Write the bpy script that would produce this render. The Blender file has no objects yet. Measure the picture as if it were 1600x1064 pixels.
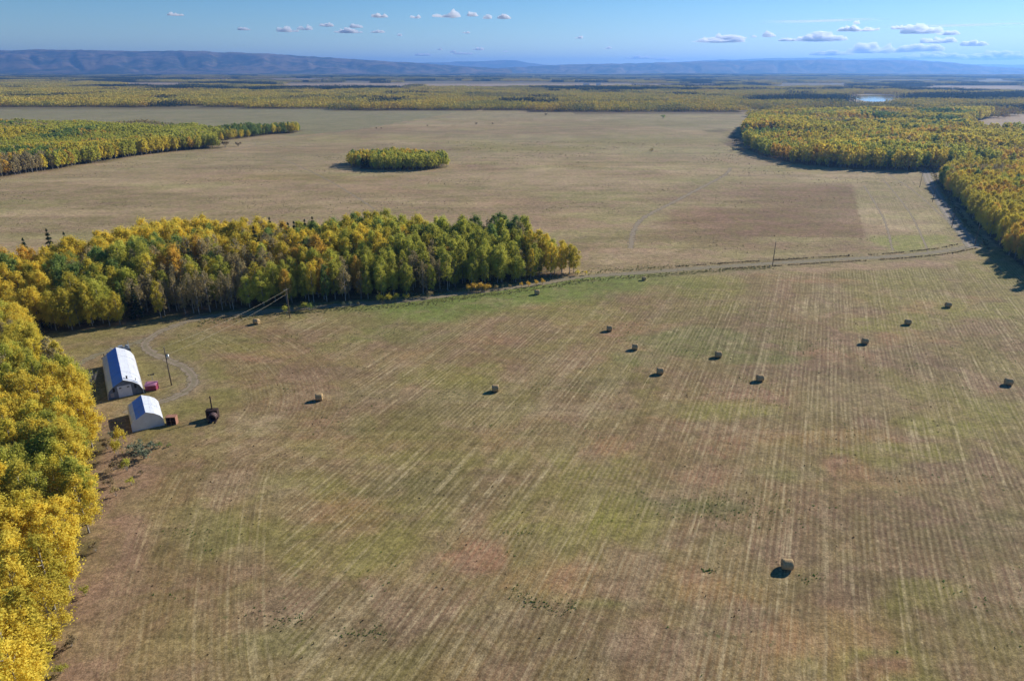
import bpy, math, random
import numpy as np
from mathutils import Vector, Matrix

# ------------------------------------------------------------------ camera, sky, sun, exposure
S = bpy.context.scene
ROOT = S.collection
random.seed(7)
RNG = np.random.default_rng(7)
H = 72.0                      # drone height above the field
PITCH = math.atan(424 / 1067.0)
cam = bpy.data.cameras.new('camera')
cam.lens = 24.0
cam.sensor_width = 36.0
cam.clip_start = 0.5
cam.clip_end = 400000
camo = bpy.data.objects.new('camera', cam)
ROOT.objects.link(camo)
camo.location = (0, 0, H)
camo.rotation_euler = (math.pi / 2 - PITCH, 0, 0)
S.camera = camo

SUN_AZ, SUN_EL = math.radians(53), math.radians(29)      # azimuth clockwise from +Y
W = bpy.data.worlds.new("World")
S.world = W
W.use_nodes = True
nt = W.node_tree
bg = nt.nodes['Background']
sky = nt.nodes.new('ShaderNodeTexSky')
sky.sky_type = 'NISHITA'
sky.sun_disc = False
sky.sun_elevation = SUN_EL
sky.sun_rotation = SUN_AZ
sky.altitude = 1500
sky.air_density = 1.0
sky.dust_density = 0.15
sky.ozone_density = 4.0
hs = nt.nodes.new('ShaderNodeHueSaturation'); hs.inputs['Saturation'].default_value = 1.3
nt.links.new(sky.outputs[0], hs.inputs['Color']); nt.links.new(hs.outputs[0], bg.inputs[0])
bg.inputs[1].default_value = 0.085
sl = bpy.data.lights.new('sun', 'SUN')
sl.energy = 5.0
sl.angle = math.radians(0.55)
sl.color = (1.0, 0.93, 0.83)
so = bpy.data.objects.new('sun', sl)
ROOT.objects.link(so)
sd = Vector((math.sin(SUN_AZ) * math.cos(SUN_EL), math.cos(SUN_AZ) * math.cos(SUN_EL), math.sin(SUN_EL)))
so.rotation_euler = sd.to_track_quat('Z', 'Y').to_euler()
S.view_settings.view_transform = 'Standard'
S.view_settings.look = 'None'
S.view_settings.exposure = 0.32
S.view_settings.gamma = 1.0
S.view_settings.use_curve_mapping = False
S.cycles.max_bounces = 6
S.cycles.transparent_max_bounces = 12
S.cycles.volume_bounces = 4

# ------------------------------------------------------------------ helpers
F = 1067.0
def G(u, v, z=0.0):
    """ground point (at height z) seen at photograph pixel u, v"""
    a = (u - 800) / F
    b = -(v - 532) / F
    d = (a, math.cos(PITCH) + b * math.sin(PITCH), -math.sin(PITCH) + b * math.cos(PITCH))
    t = (z - H) / d[2]
    return (d[0] * t, d[1] * t)
def P(x, y, z=0.0):
    z -= H
    f = y * math.cos(PITCH) - z * math.sin(PITCH)
    u = y * math.sin(PITCH) + z * math.cos(PITCH)
    f = max(f, 1e-3)
    return (800 + F * x / f, 532 - F * u / f, f)

def tag(o, label=None, cat=None, group=None, kind=None):
    if label: o['label'] = label
    if cat: o['category'] = cat
    if group: o['group'] = group
    if kind: o['kind'] = kind
    return o

def link(name, me, parent=None, mat=None):
    if mat is not None:
        me.materials.append(mat)
    o = bpy.data.objects.new(name, me)
    ROOT.objects.link(o)
    if parent is not None:
        o.parent = parent
    return o
def empty(name, loc, rz=0.0):
    o = bpy.data.objects.new(name, None)
    o.empty_display_size = 0.5
    ROOT.objects.link(o)
    o.location = loc
    o.rotation_euler = (0, 0, rz)
    return o
def copy_tree(o, parent=None):
    c = o.copy()
    ROOT.objects.link(c)
    if parent is not None:
        c.parent = parent
    for ch in list(o.children):
        copy_tree(ch, c)
    return c

class MB:
    """collects simple shapes into one mesh"""
    def __init__(s): s.v = []; s.f = []; s.m = []
    def add(s, v, f, m=0):
        n = len(s.v); s.v += [tuple(p) for p in v]; s.f += [[i + n for i in q] for q in f]; s.m += [m] * len(f)
    def box(s, c, d, rz=0, m=0):
        x, y, z = d[0] / 2, d[1] / 2, d[2] / 2
        R = Matrix.Rotation(rz, 3, 'Z'); c = Vector(c)
        v = [c + R @ Vector((a * x, b * y, e * z)) for a in (-1, 1) for b in (-1, 1) for e in (-1, 1)]
        s.add(v, [(0, 1, 3, 2), (4, 6, 7, 5), (0, 4, 5, 1), (2, 3, 7, 6), (0, 2, 6, 4), (1, 5, 7, 3)], m)
    def tube(s, pts, r, n=8, m=0, cap=True):
        pts = [Vector(p) for p in pts]
        if not isinstance(r, (list, tuple)): r = [r] * len(pts)
        vs = []; fs = []
        for i, p in enumerate(pts):
            t = (pts[min(i + 1, len(pts) - 1)] - pts[max(i - 1, 0)]).normalized()
            a = t.orthogonal().normalized() if abs(t.z) > .95 else t.cross(Vector((0, 0, 1))).normalized()
            b = t.cross(a)
            for k in range(n):
                w = 2 * math.pi * k / n
                vs.append(p + (a * math.cos(w) + b * math.sin(w)) * r[i])
        for i in range(len(pts) - 1):
            for k in range(n):
                fs.append((i * n + k, i * n + (k + 1) % n, (i + 1) * n + (k + 1) % n, (i + 1) * n + k))
        if cap:
            fs.append(tuple(range(n))[::-1]); fs.append(tuple(range((len(pts) - 1) * n, len(pts) * n)))
        s.add(vs, fs, m)
    def mesh(s, name, smooth=False):
        me = bpy.data.meshes.new(name)
        me.from_pydata(s.v, [], s.f)
        for p, mi in zip(me.polygons, s.m):
            p.material_index = mi; p.use_smooth = smooth
        return me
    def build(s, name, mat, parent=None, smooth=False):
        return link(name, s.mesh(name, smooth), parent, mat)

def np_mesh(name, v, quads, attrs=None, smooth=False):
    me = bpy.data.meshes.new(name)
    v = np.asarray(v, np.float32); q = np.asarray(quads, np.int32)
    k = q.shape[1]
    me.vertices.add(len(v)); me.vertices.foreach_set('co', v.ravel())
    me.loops.add(q.size); me.loops.foreach_set('vertex_index', q.ravel())
    me.polygons.add(len(q))
    me.polygons.foreach_set('loop_start', np.arange(0, q.size, k, dtype=np.int32))
    me.polygons.foreach_set('loop_total', np.full(len(q), k, np.int32))
    if smooth: me.polygons.foreach_set('use_smooth', np.ones(len(q), bool))
    for nm, a in (attrs or {}).items():
        a = np.asarray(a, np.float32)
        if a.ndim == 1:
            at = me.attributes.new(nm, 'FLOAT', 'POINT'); at.data.foreach_set('value', a)
        else:
            at = me.attributes.new(nm, 'FLOAT_COLOR', 'POINT')
            at.data.foreach_set('color', np.hstack([a, np.ones((len(a), 1), np.float32)]).ravel())
    me.update(calc_edges=True)
    return me

# value noise in numpy
_T = np.random.default_rng(3).random((256, 256))
def vnoise(x, y, seed=0):
    x = x + seed * 17.31; y = y + seed * 9.77
    xi = np.floor(x).astype(np.int64); yi = np.floor(y).astype(np.int64)
    fx = x - xi; fy = y - yi
    fx = fx * fx * (3 - 2 * fx); fy = fy * fy * (3 - 2 * fy)
    a = _T[xi & 255, yi & 255]; b = _T[(xi + 1) & 255, yi & 255]
    c = _T[xi & 255, (yi + 1) & 255]; d = _T[(xi + 1) & 255, (yi + 1) & 255]
    return (a * (1 - fx) + b * fx) * (1 - fy) + (c * (1 - fx) + d * fx) * fy
def fbm(x, y, o=4, seed=0, gain=.5):
    s = 0; a = 1; t = 0
    for i in range(o):
        s = s + a * vnoise(x * 2 ** i, y * 2 ** i, seed + i * 3.3); t += a; a *= gain
    return s / t
def sstep(a, b, x):
    t = np.clip((x - a) / (b - a), 0, 1)
    return t * t * (3 - 2 * t)
def inpoly(x, y, poly):
    r = np.zeros(np.shape(x), bool); n = len(poly)
    for i in range(n):
        x1, y1 = poly[i]; x2, y2 = poly[(i + 1) % n]
        if y1 == y2: continue
        c = ((y1 > y) != (y2 > y)) & (x < (x2 - x1) * (y - y1) / (y2 - y1) + x1)
        r ^= c
    return r
def polydist(x, y, pts, closed=False):
    """distance to polyline, signed side of nearest segment, length along"""
    best = np.full(np.shape(x), 1e18); al = np.zeros(np.shape(x)); side = np.zeros(np.shape(x)); acc = 0
    n = len(pts)
    for i in range(n if closed else n - 1):
        x1, y1 = pts[i]; x2, y2 = pts[(i + 1) % n]
        dx, dy = x2 - x1, y2 - y1; L = math.hypot(dx, dy) + 1e-9
        t = np.clip(((x - x1) * dx + (y - y1) * dy) / L ** 2, 0, 1)
        d = (x - x1 - t * dx) ** 2 + (y - y1 - t * dy) ** 2
        m = d < best
        best = np.where(m, d, best); al = np.where(m, acc + t * L, al)
        side = np.where(m, np.sign((x - x1) * dy - (y - y1) * dx), side)
        acc += L
    return np.sqrt(best), side, al
def smooth_line(pts, n=6):
    out = []
    for i in range(len(pts) - 1):
        p0 = pts[max(i - 1, 0)]; p1 = pts[i]; p2 = pts[i + 1]; p3 = pts[min(i + 2, len(pts) - 1)]
        for k in range(n):
            t = k / n
            out.append(tuple(.5 * (2 * p1[j] + (p2[j] - p0[j]) * t + (2 * p0[j] - 5 * p1[j] + 4 * p2[j] - p3[j]) * t * t
                                   + (3 * p1[j] - p0[j] - 3 * p2[j] + p3[j]) * t ** 3) for j in (0, 1)))
    out.append(pts[-1])
    return out
def GP(l, z=0): return [G(u, v, z) for u, v in l]

# ------------------------------------------------------------------ material helpers
class NT:
    def __init__(s, name):
        s.m = bpy.data.materials.new(name); s.m.use_nodes = True; s.t = s.m.node_tree
        s.t.nodes.clear(); s.out = s.n('ShaderNodeOutputMaterial')
    def n(s, typ, **kw):
        x = s.t.nodes.new(typ)
        for k, v in kw.items(): setattr(x, k, v)
        return x
    def l(s, a, b): s.t.links.new(a, b)
    def val(s, sock, v):
        if hasattr(v, 'node'): s.l(v, sock)
        else: sock.default_value = v
    def attr(s, name, out='Fac', typ='GEOMETRY'):
        a = s.n('ShaderNodeAttribute', attribute_name=name, attribute_type=typ); return a.outputs[out]
    def pos(s): return s.n('ShaderNodeNewGeometry').outputs['Position']
    def mapv(s, v, sc):
        a = s.n('ShaderNodeVectorMath', operation='MULTIPLY'); s.l(v, a.inputs[0]); a.inputs[1].default_value = sc; return a.outputs[0]
    def noise(s, v, scale, detail=4, rough=.55, dist=0.0, dim='3D', out='Fac'):
        a = s.n('ShaderNodeTexNoise', noise_dimensions=dim)
        if v is not None: s.l(v, a.inputs['Vector'])
        a.inputs['Scale'].default_value = scale; a.inputs['Detail'].default_value = detail
        a.inputs['Roughness'].default_value = rough; a.inputs['Distortion'].default_value = dist
        return a.outputs[out]
    def mr(s, v, a, b, c=0.0, d=1.0, smooth=False):
        x = s.n('ShaderNodeMapRange')
        if smooth: x.interpolation_type = 'SMOOTHSTEP'
        s.val(x.inputs[0], v)
        for i, q in enumerate((a, b, c, d)): s.val(x.inputs[1 + i], q)
        return x.outputs[0]
    def math(s, op, a, b=0.0):
        x = s.n('ShaderNodeMath', operation=op); s.val(x.inputs[0], a); s.val(x.inputs[1], b); return x.outputs[0]
    def mix(s, f, a, b, mode='MIX'):
        x = s.n('ShaderNodeMix', data_type='RGBA', blend_type=mode)
        s.val(x.inputs[0], f)
        for i, q in ((6, a), (7, b)):
            if hasattr(q, 'node'): s.l(q, x.inputs[i])
            else: x.inputs[i].default_value = (*q[:3], 1)
        return x.outputs[2]
    def scale(s, col, f):
        a = s.n('ShaderNodeVectorMath', operation='SCALE'); s.val(a.inputs[0], col); s.val(a.inputs[3], f); return a.outputs[0]
    def bsdf(s, col, rough=.8, metal=0.0, spec=.3, normal=None):
        b = s.n('ShaderNodeBsdfPrincipled')
        if hasattr(col, 'node'): s.l(col, b.inputs['Base Color'])
        else: b.inputs['Base Color'].default_value = (*col[:3], 1)
        s.val(b.inputs['Roughness'], rough); s.val(b.inputs['Metallic'], metal)
        b.inputs['Specular IOR Level'].default_value = spec
        if normal is not None: s.l(normal, b.inputs['Normal'])
        return b.outputs[0]
    def bump(s, h, strength=.5, dist=.1):
        b = s.n('ShaderNodeBump'); b.inputs['Strength'].default_value = strength; b.inputs['Distance'].default_value = dist
        s.l(h, b.inputs['Height']); return b.outputs[0]
    def done(s, surf): s.l(surf, s.out.inputs['Surface']); return s.m

def simple(name, col, rough=.8, metal=0.0, spec=.3, var=.25, scale=3.0, col2=None):
    t = NT(name)
    tc = t.n('ShaderNodeTexCoord').outputs['Object']
    n = t.noise(tc, scale, 5, .6)
    c2 = col2 or tuple(c * (1 - var) for c in col)
    c = t.mix(t.mr(n, .35, .65), col, c2)
    return t.done(t.bsdf(c, rough, metal, spec))

# leaves
def leaf_mat(name, col, col2, trans=.45):
    t = NT(name)
    tint = t.attr('tint')
    oi = t.n('ShaderNodeObjectInfo').outputs['Random']
    c = t.mix(tint, col, col2)
    f = t.mr(oi, 0, 1, .80, 1.15)
    c = t.scale(c, f)
    d = t.n('ShaderNodeBsdfDiffuse'); t.l(c, d.inputs[0])
    tr = t.n('ShaderNodeBsdfTranslucent'); t.l(t.scale(c, 1.15), tr.inputs[0])
    m = t.n('ShaderNodeMixShader'); m.inputs[0].default_value = trans
    t.l(d.outputs[0], m.inputs[1]); t.l(tr.outputs[0], m.inputs[2])
    return t.done(m.outputs[0])
LEAF = {
    'yellow': leaf_mat('leaves_yellow', (.74, .60, .085), (.56, .50, .085)),
    'gold':   leaf_mat('leaves_gold',   (.80, .62, .085), (.72, .60, .10)),
    'orange': leaf_mat('leaves_orange', (.76, .50, .090), (.68, .50, .10)),
    'lime':   leaf_mat('leaves_lime',   (.46, .48, .090), (.60, .55, .10)),
    'green':  leaf_mat('leaves_green',  (.17, .26, .075), (.33, .39, .10)),
    'thin':   leaf_mat('leaves_thin',   (.38, .32, .170), (.50, .40, .18)),
    'spruce': leaf_mat('needles',       (.022, .040, .020), (.04, .055, .028), .1),
    'willow': leaf_mat('leaves_grey',   (.15, .19, .125), (.23, .25, .16), .25),
    'brush':  leaf_mat('brush_leaves',  (.20, .155, .09), (.30, .23, .12), .2),
}
BARK = simple('bark', (.40, .37, .32), .9, var=.35, scale=1.5, col2=(.17, .15, .13))
DBARK = simple('dark_bark', (.11, .09, .07), .9)

# ------------------------------------------------------------------ layout (pixels of the photograph turned into ground points)
W1 = GP([(54, 1300), (58, 1120), (88, 1000), (122, 900), (146, 815), (144, 740), (146, 690), (132, 645), (104, 606), (58, 562), (44, 532), (26, 502),
         (-120, 470), (-520, 520), (-700, 1300)])
W2f = [(40, 522), (84, 521), (170, 510), (250, 497), (320, 490), (400, 481), (500, 473), (580, 468), (640, 463), (700, 456), (760, 449), (850, 436), (884, 430), (898, 424)]
W2b = [(906, 382), (900, 374), (880, 364), (800, 344), (700, 352), (620, 342), (560, 340), (500, 352), (420, 358), (340, 350), (280, 346), (230, 352), (150, 378), (80, 392), (0, 400), (-200, 410), (-300, 470)]
W2 = GP(W2f) + GP(W2b, 15)
W3f = [(-60, 285), (0, 278), (60, 269), (130, 258), (200, 246), (270, 237), (335, 232)]
W3 = GP(W3f) + GP([(340, 212), (300, 190), (190, 188), (0, 184), (-300, 182), (-420, 290)], 12)
W3row = GP([(300, 226), (380, 216), (425, 210), (468, 208), (468, 204), (400, 205), (300, 212)])
W4 = GP([(541, 260), (560, 264), (600, 267), (660, 267), (699, 262), (694, 256), (650, 252), (590, 251), (552, 254)])
W5a = GP([(-400, 170), (190, 169), (300, 167), (450, 171), (640, 174.5), (745, 174.5)]) + GP([(750, 140), (-400, 138)], 12)
W5b = GP([(744, 172), (900, 177.5), (1060, 178), (1156, 179)]) + GP([(1168, 144), (744, 140)], 12)
W6 = GP([(1204, 174), (1172, 192), (1160, 212), (1166, 232), (1192, 244), (1240, 256), (1330, 264), (1420, 267.5), (1490, 266), (1640, 262), (2100, 262),
         (2600, 163), (1400, 163), (1180, 163)])
W7 = GP([(1466, 288), (1488, 308), (1523, 348), (1562, 388), (1604, 422), (1650, 455), (1700, 520), (1800, 660), (2300, 600), (2100, 282), (1620, 279), (1482, 277)])
CLEAR = GP([(1488, 206), (1520, 192), (1560, 181), (1700, 176), (2000, 176), (2000, 213), (1640, 212), (1540, 211)])
LAKE = smooth_line(GP([(1322, 151), (1345, 149.5), (1385, 149), (1400, 152), (1392, 157), (1368, 159.5), (1345, 157), (1322, 151)]), 5)
FARFIELDS = [GP(q) for q in ([(187, 137.5), (290, 138), (290, 130), (187, 130)], [(440, 140), (640, 139.5), (640, 130.5), (440, 131)],
             [(655, 140), (930, 139), (1130, 137), (1130, 131), (660, 131)], [(300, 127), (520, 127), (520, 124.5), (300, 124.5)],
             [(960, 127), (1250, 127), (1250, 125), (960, 125)], [(1450, 138), (1600, 139), (1600, 134), (1450, 134)])]
ROWDIR = math.radians(23.5)
RX, RY = math.sin(ROWDIR), math.cos(ROWDIR)
HEAD = smooth_line(GP([(265, 528), (318, 548), (360, 585), (378, 628), (352, 664), (300, 690), (258, 722), (222, 775), (188, 850), (158, 935), (132, 1030), (112, 1130), (80, 1400)]), 5)
ROAD_MID = smooth_line(GP([(300, 500), (345, 492), (400, 488), (470, 482), (560, 475), (640, 469), (700, 461), (780, 452), (850, 442), (905, 433), (960, 429), (1030, 424), (1120, 417), (1207, 411.5), (1300, 406), (1400, 400), (1470, 393), (1512, 385)]), 4)
ROAD_R = smooth_line(GP([(1440, 262), (1447, 270), (1452, 283), (1466, 308), (1490, 345), (1512, 372), (1522, 388)]), 4)
YARD = smooth_line(GP([(300, 500), (262, 513), (236, 527), (226, 540), (240, 553), (262, 562), (284, 572), (300, 586), (302, 600), (286, 614), (258, 626), (222, 634), (196, 646)]), 5)
YARD2 = smooth_line(GP([(300, 500), (262, 513), (228, 530), (180, 545), (135, 562), (100, 585)]), 5)
ROAD_N = smooth_line(GP([(1440, 262), (1310, 175), (1200, 163), (1176, 158)]), 3)

# ------------------------------------------------------------------ ground
def axis(lo, hi, step, far_lo, far_hi, g=1.075):
    a = list(np.arange(lo, hi, step)); s = step; x = a[-1]
    while x < far_hi: s *= g; x += s; a.append(x)
    s = step; x = lo; b = []
    while x > far_lo: s *= g; x -= s; b.append(x)
    return np.array(b[::-1] + a)
gx = axis(-190, 330, 1.5, -28000, 28000)
gy = axis(45, 330, 1.5, -3000, 29000, 1.05)
X, Y = np.meshgrid(gx, gy)
def blend(C, m, col):
    m = m[..., None]; return C * (1 - m) + np.array(col) * m
BROWN = (.190, .128, .068); OLIVE = (.170, .150, .048); TAN = (.235, .178, .088); GREEN = (.115, .155, .038)
YGREEN = (.195, .195, .040); REDB = (.300, .160, .095); MAUVE = (.155, .102, .070); LITTER = (.085, .066, .036)
n1 = fbm(X / 38, Y / 38, 5, 1); n2 = fbm(X / 16, Y / 16, 4, 2); n3 = fbm(X / 70, Y / 70, 4, 5); n4 = fbm(X / 5, Y / 5, 3, 8)
def pk(n, a, b): return sstep(a, b, n)
C = np.ones(X.shape + (3,)) * np.array(BROWN)
C = blend(C, pk(n1, .42, .60) * .75, OLIVE)
C = blend(C, pk(n2, .52, .72) * .55, TAN)
C = blend(C, pk(n3, .55, .70) * .7, MAUVE)
C = blend(C, pk(fbm(X / 28, Y / 28, 4, 11), .57, .70) * .65, YGREEN)
C = blend(C, pk(fbm(X / 20, Y / 12, 4, 14), .62, .76) * .55, REDB)
# upper field: paler and greyer, long bands across
up = sstep(0, 1, (Y - (236 + X * .12)) / 6)
u1 = fbm(X / 220, Y / 40, 5, 21); u2 = fbm(X / 60, Y / 16, 4, 23)
U = np.ones(C.shape) * np.array((.350, .280, .185))
U = blend(U, pk(u1, .40, .58) * .8, (.280, .220, .140))
U = blend(U, pk(u2, .50, .66) * .7, (.400, .320, .215))
U = blend(U, pk(fbm(X / 26, Y / 12, 4, 29), .55, .7) * .5, (.215, .175, .105))
U = blend(U, pk(fbm(X / 120, Y / 45, 4, 35), .54, .7) * .5, (.33, .225, .155))
U = blend(U, pk(fbm(X / 90, Y / 30, 4, 27), .55, .68) * .7, (.290, .275, .135))
far = sstep(420, 800, Y)
U = blend(U, far * pk(fbm(X / 300, Y / 60, 4, 31), .38, .55) * .7, (.285, .270, .165))
U = U * np.array((1.02, 1.0, .97)) * (.72 + .62 * fbm(X / 55, Y / 38, 5, 37, .62))[..., None]
C = C * (1 - up[..., None]) + U * up[..., None]
def blob(u, v, ru, rv, col, a=1.0, seed=0, sharp=.35):
    """uneven patch centred at a ground point, radii from the pixel extents"""
    global C
    cx, cy = G(u, v); rx = abs(G(u + ru, v)[0] - cx); ry = abs(G(u, v - rv)[1] - G(u, v + rv)[1]) / 2
    m = (abs(X - cx) < rx * 2) & (abs(Y - cy) < ry * 2)
    iy, ix = np.where(m)
    if len(iy) == 0: return
    sl_ = (slice(iy.min(), iy.max() + 1), slice(ix.min(), ix.max() + 1))
    x, y = X[sl_], Y[sl_]
    # shape sheared with the view so that patches lie as in the photograph
    d = np.hypot((x - cx - (y - cy) * (cx / max(cy, 1))) / rx, (y - cy) / ry)
    d = d + (fbm(x / (rx * .55), y / (ry * .55), 4, seed + 40) - .5) * 1.5
    w = (1 - sstep(1 - sharp, 1 + sharp, d)) * a
    C[sl_] = C[sl_] * (1 - w[..., None]) + np.array(col) * w[..., None]
# patches of the lower field
for b in ((560, 478, 170, 12, GREEN, .85, 1), (720, 462, 140, 8, GREEN, .8, 2), (840, 452, 90, 7, (.17, .19, .06), .7, 3), (1100, 535, 110, 22, GREEN, .7, 4),
          (1180, 560, 70, 10, GREEN, .6, 5), (620, 525, 90, 12, GREEN, .5, 6), (1410, 505, 70, 14, YGREEN, .85, 7), (1540, 485, 80, 14, YGREEN, .8, 8),
          (1560, 420, 70, 30, YGREEN, .7, 9), (1000, 560, 40, 12, GREEN, .6, 10), (960, 698, 36, 14, REDB, .8, 11), (750, 868, 50, 26, REDB, .95, 12),
          (870, 910, 60, 34, (.30, .19, .11), .6, 13), (925, 940, 60, 9, GREEN, .45, 14), (830, 925, 40, 9, GREEN, .4, 15), (1060, 770, 90, 18, (.19, .17, .08), .5, 16),
          (320, 830, 80, 40, (.19, .18, .07), .6, 17), (560, 990, 60, 8, GREEN, .4, 18), (440, 700, 60, 30, TAN, .5, 19), (1080, 640, 120, 14, OLIVE, .6, 20),
          (1500, 660, 120, 22, YGREEN, .55, 21), (1300, 690, 100, 14, OLIVE, .6, 22), (980, 510, 90, 8, REDB, .35, 23), (1270, 590, 120, 16, MAUVE, .6, 24),
          (240, 860, 60, 60, TAN, .35, 25), (520, 800, 70, 26, REDB, .35, 26), (350, 540, 120, 14, YGREEN, .5, 27), (300, 600, 60, 40, YGREEN, .45, 28),
          (240, 620, 120, 40, (.20, .19, .065), .6, 29), (240, 530, 170, 14, (.19, .18, .07), .6, 30), (120, 560, 50, 26, TAN, .4, 31), (1450, 820, 160, 60, MAUVE, .45, 32),
          (740, 620, 140, 26, OLIVE, .5, 33), (640, 700, 200, 18, YGREEN, .35, 34), (1350, 920, 150, 40, MAUVE, .5, 35), (1000, 1010, 160, 30, MAUVE, .5, 36),
          (500, 930, 120, 30, MAUVE, .5, 37), (1520, 1000, 120, 50, OLIVE, .5, 38), (480, 585, 80, 20, MAUVE, .45, 39), (1230, 740, 60, 10, (.17, .17, .07), .6, 40)):
    blob(*b)
CRIM = (.26, .105, .085); ORNG = (.33, .185, .085); DG = (.085, .105, .032); PALE = (.33, .27, .165)
for b in ((1120, 697, 45, 14, CRIM, .55, 101), (1140, 640, 60, 16, YGREEN, .7, 102), (1290, 682, 120, 12, ORNG, .5, 103), (1400, 708, 90, 18, YGREEN, .75, 104), (1550, 645, 90, 22, YGREEN, .8, 105),
          (1090, 792, 110, 12, DG, .75, 106), (1125, 927, 90, 22, ORNG, .55, 107), (1160, 968, 110, 26, MAUVE, .7, 108), (1225, 995, 30, 40, ORNG, .5, 109), (1370, 1042, 60, 20, CRIM, .55, 110),
          (950, 817, 34, 22, YGREEN, .8, 111), (1230, 870, 80, 30, MAUVE, .6, 112), (860, 900, 60, 30, ORNG, .5, 113), (540, 985, 130, 34, MAUVE, .7, 114), (800, 960, 130, 24, MAUVE, .6, 115),
          (430, 1000, 80, 26, (.14, .15, .045), .6, 116), (630, 760, 60, 14, DG, .35, 117), (400, 760, 90, 26, PALE, .4, 118), (620, 620, 120, 12, PALE, .4, 119), (880, 640, 90, 10, PALE, .45, 120),
          (690, 640, 60, 10, (.12, .09, .05), .5, 121), (540, 800, 60, 18, ORNG, .35, 122), (1290, 470, 40, 24, PALE, .4, 123), (1180, 620, 60, 12, CRIM, .35, 124), (1340, 620, 80, 26, PALE, .3, 125),
          (920, 600, 70, 12, DG, .35, 126), (1450, 930, 70, 26, YGREEN, .6, 127), (1560, 820, 60, 30, DG, .4, 128), (400, 660, 60, 16, PALE, .5, 129), (480, 660, 50, 10, CRIM, .25, 130)):
    blob(*b)
# patches of the upper field
for b in ((1170, 355, 170, 26, (.20, .130, .082), .75, 50), (1180, 300, 160, 18, (.24, .170, .11), .6, 51), (1090, 335, 60, 12, (.25, .145, .10), .5, 52),
          (1430, 378, 70, 13, (.235, .255, .070), 1.0, 53), (1400, 300, 60, 30, (.235, .205, .100), .7, 54), (1255, 267, 36, 4, (.31, .27, .12), .8, 55),
          (480, 278, 120, 6, (.235, .200, .075), .6, 56), (820, 231, 120, 5, (.260, .240, .085), .7, 57), (1010, 222, 120, 5, (.235, .225, .085), .6, 58),
          (730, 262, 60, 6, (.27, .18, .12), .5, 59), (600, 232, 160, 6, (.25, .19, .12), .5, 60), (920, 258, 60, 4, (.30, .24, .12), .7, 61),
          (190, 310, 160, 12, (.22, .185, .10), .5, 62), (1000, 192, 150, 5, (.225, .215, .10), .6, 63), (600, 205, 200, 4, (.24, .185, .13), .6, 64),
          (840, 205, 160, 3, (.26, .21, .14), .6, 65), (1100, 285, 40, 12, (.20, .20, .09), .5, 66), (60, 350, 90, 14, (.23, .19, .11), .6, 67),
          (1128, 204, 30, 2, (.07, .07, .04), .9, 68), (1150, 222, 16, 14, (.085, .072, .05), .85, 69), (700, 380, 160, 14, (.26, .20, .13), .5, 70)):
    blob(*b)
# squared-off corner of the brown block and the combed strip beside it
blk = GP([(985, 366), (1352, 372), (1330, 280), (1120, 284)])
m = inpoly(X + 3 * (n4 - .5), Y + 5 * (n4 - .5), blk) * sstep(0, 60, polydist(X, Y, blk[3:] + blk[:1])[0]) * sstep(0, 45, polydist(X, Y, blk[2:])[0])
C = blend(C, m * (.55 + .45 * fbm(X / 30, Y / 18, 4, 71)), (.165, .103, .062))
# the green-grey field behind the left wood
F2 = GP([(-200, 184), (460, 212), (560, 203), (700, 178), (720, 173), (640, 172), (300, 165), (-200, 166)])
m = inpoly(X, Y, F2); f2n = fbm(X / 200, Y / 50, 4, 77)
C = blend(C, m * .85, (.21, .225, .135)); C = blend(C, m * pk(f2n, .5, .65) * .5, (.27, .25, .16))
# swathe lines across the upper field
bandn = np.abs(((Y + X * .05) / 14 + fbm(X / 120, Y / 120, 3, 80) * 3) % 1 - .5) * 2
C = C * (1 - (up * far * .10 * bandn)[..., None])
# yard, margins and litter
YZ = GP([(80, 518), (330, 500), (560, 480), (470, 520), (330, 545), (380, 628), (340, 670), (250, 720), (150, 700), (80, 560)])
m = inpoly(X, Y, YZ) & (Y > 60)
C = blend(C, m * .75 * pk(n2, .30, .6), (.205, .190, .070)); C = blend(C, m * .6 * pk(fbm(X / 9, Y / 9, 4, 90), .5, .7), (.26, .215, .12))
dH, sH, aH = polydist(X, Y, HEAD)
headside = sH                       # +1 / -1
inn = (inpoly(X, Y, HEAD + GP([(-2000, 1400), (-2000, 400), (265, 400)])))     # left of the headland line: not field
strip = (dH < 7 + 5 * n2) & inn & (Y < 128)
C = blend(C, strip * .75 * pk(n4, .2, .8), (.235, .160, .115))
# ditches and verges
dM, sM, aM = polydist(X, Y, ROAD_MID); dR, sR, aR = polydist(X, Y, ROAD_R)
verge = (1 - sstep(5, 11, np.minimum(dM, dR + 1) + 4 * (n4 - .5)))
C = blend(C, verge * .55, (.20, .185, .085))
am = 1 - sstep(150, 215, aM) * 1.0
south = (Y < np.interp(X, [p[0] for p in ROAD_MID], [p[1] for p in ROAD_MID]))
gs = south * (1 - sstep(16, 30, dM + 14 * (n2 - .5) + 6 * (n4 - .5))) * sstep(35, 70, aM) * (1 - sstep(140, 190, aM))
C = blend(C, gs * .85, (.115, .195, .035))
dy_, sy_, ay_ = polydist(X, Y, YARD); dy2, _, _ = polydist(X, Y, YARD2)
C = blend(C, (1 - sstep(1.5, 5, np.minimum(dy_, dy2) + 3 * (n4 - .5))) * .6, (.235, .19, .13))
wood = np.zeros(X.shape)
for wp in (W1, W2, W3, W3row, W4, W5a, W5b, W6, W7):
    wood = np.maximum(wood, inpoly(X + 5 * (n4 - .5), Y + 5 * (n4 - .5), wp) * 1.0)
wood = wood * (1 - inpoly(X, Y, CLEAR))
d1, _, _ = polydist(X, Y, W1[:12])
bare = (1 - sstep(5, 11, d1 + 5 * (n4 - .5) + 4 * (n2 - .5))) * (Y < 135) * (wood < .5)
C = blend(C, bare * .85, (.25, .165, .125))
C = blend(C, wood * .92, LITTER)
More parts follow.
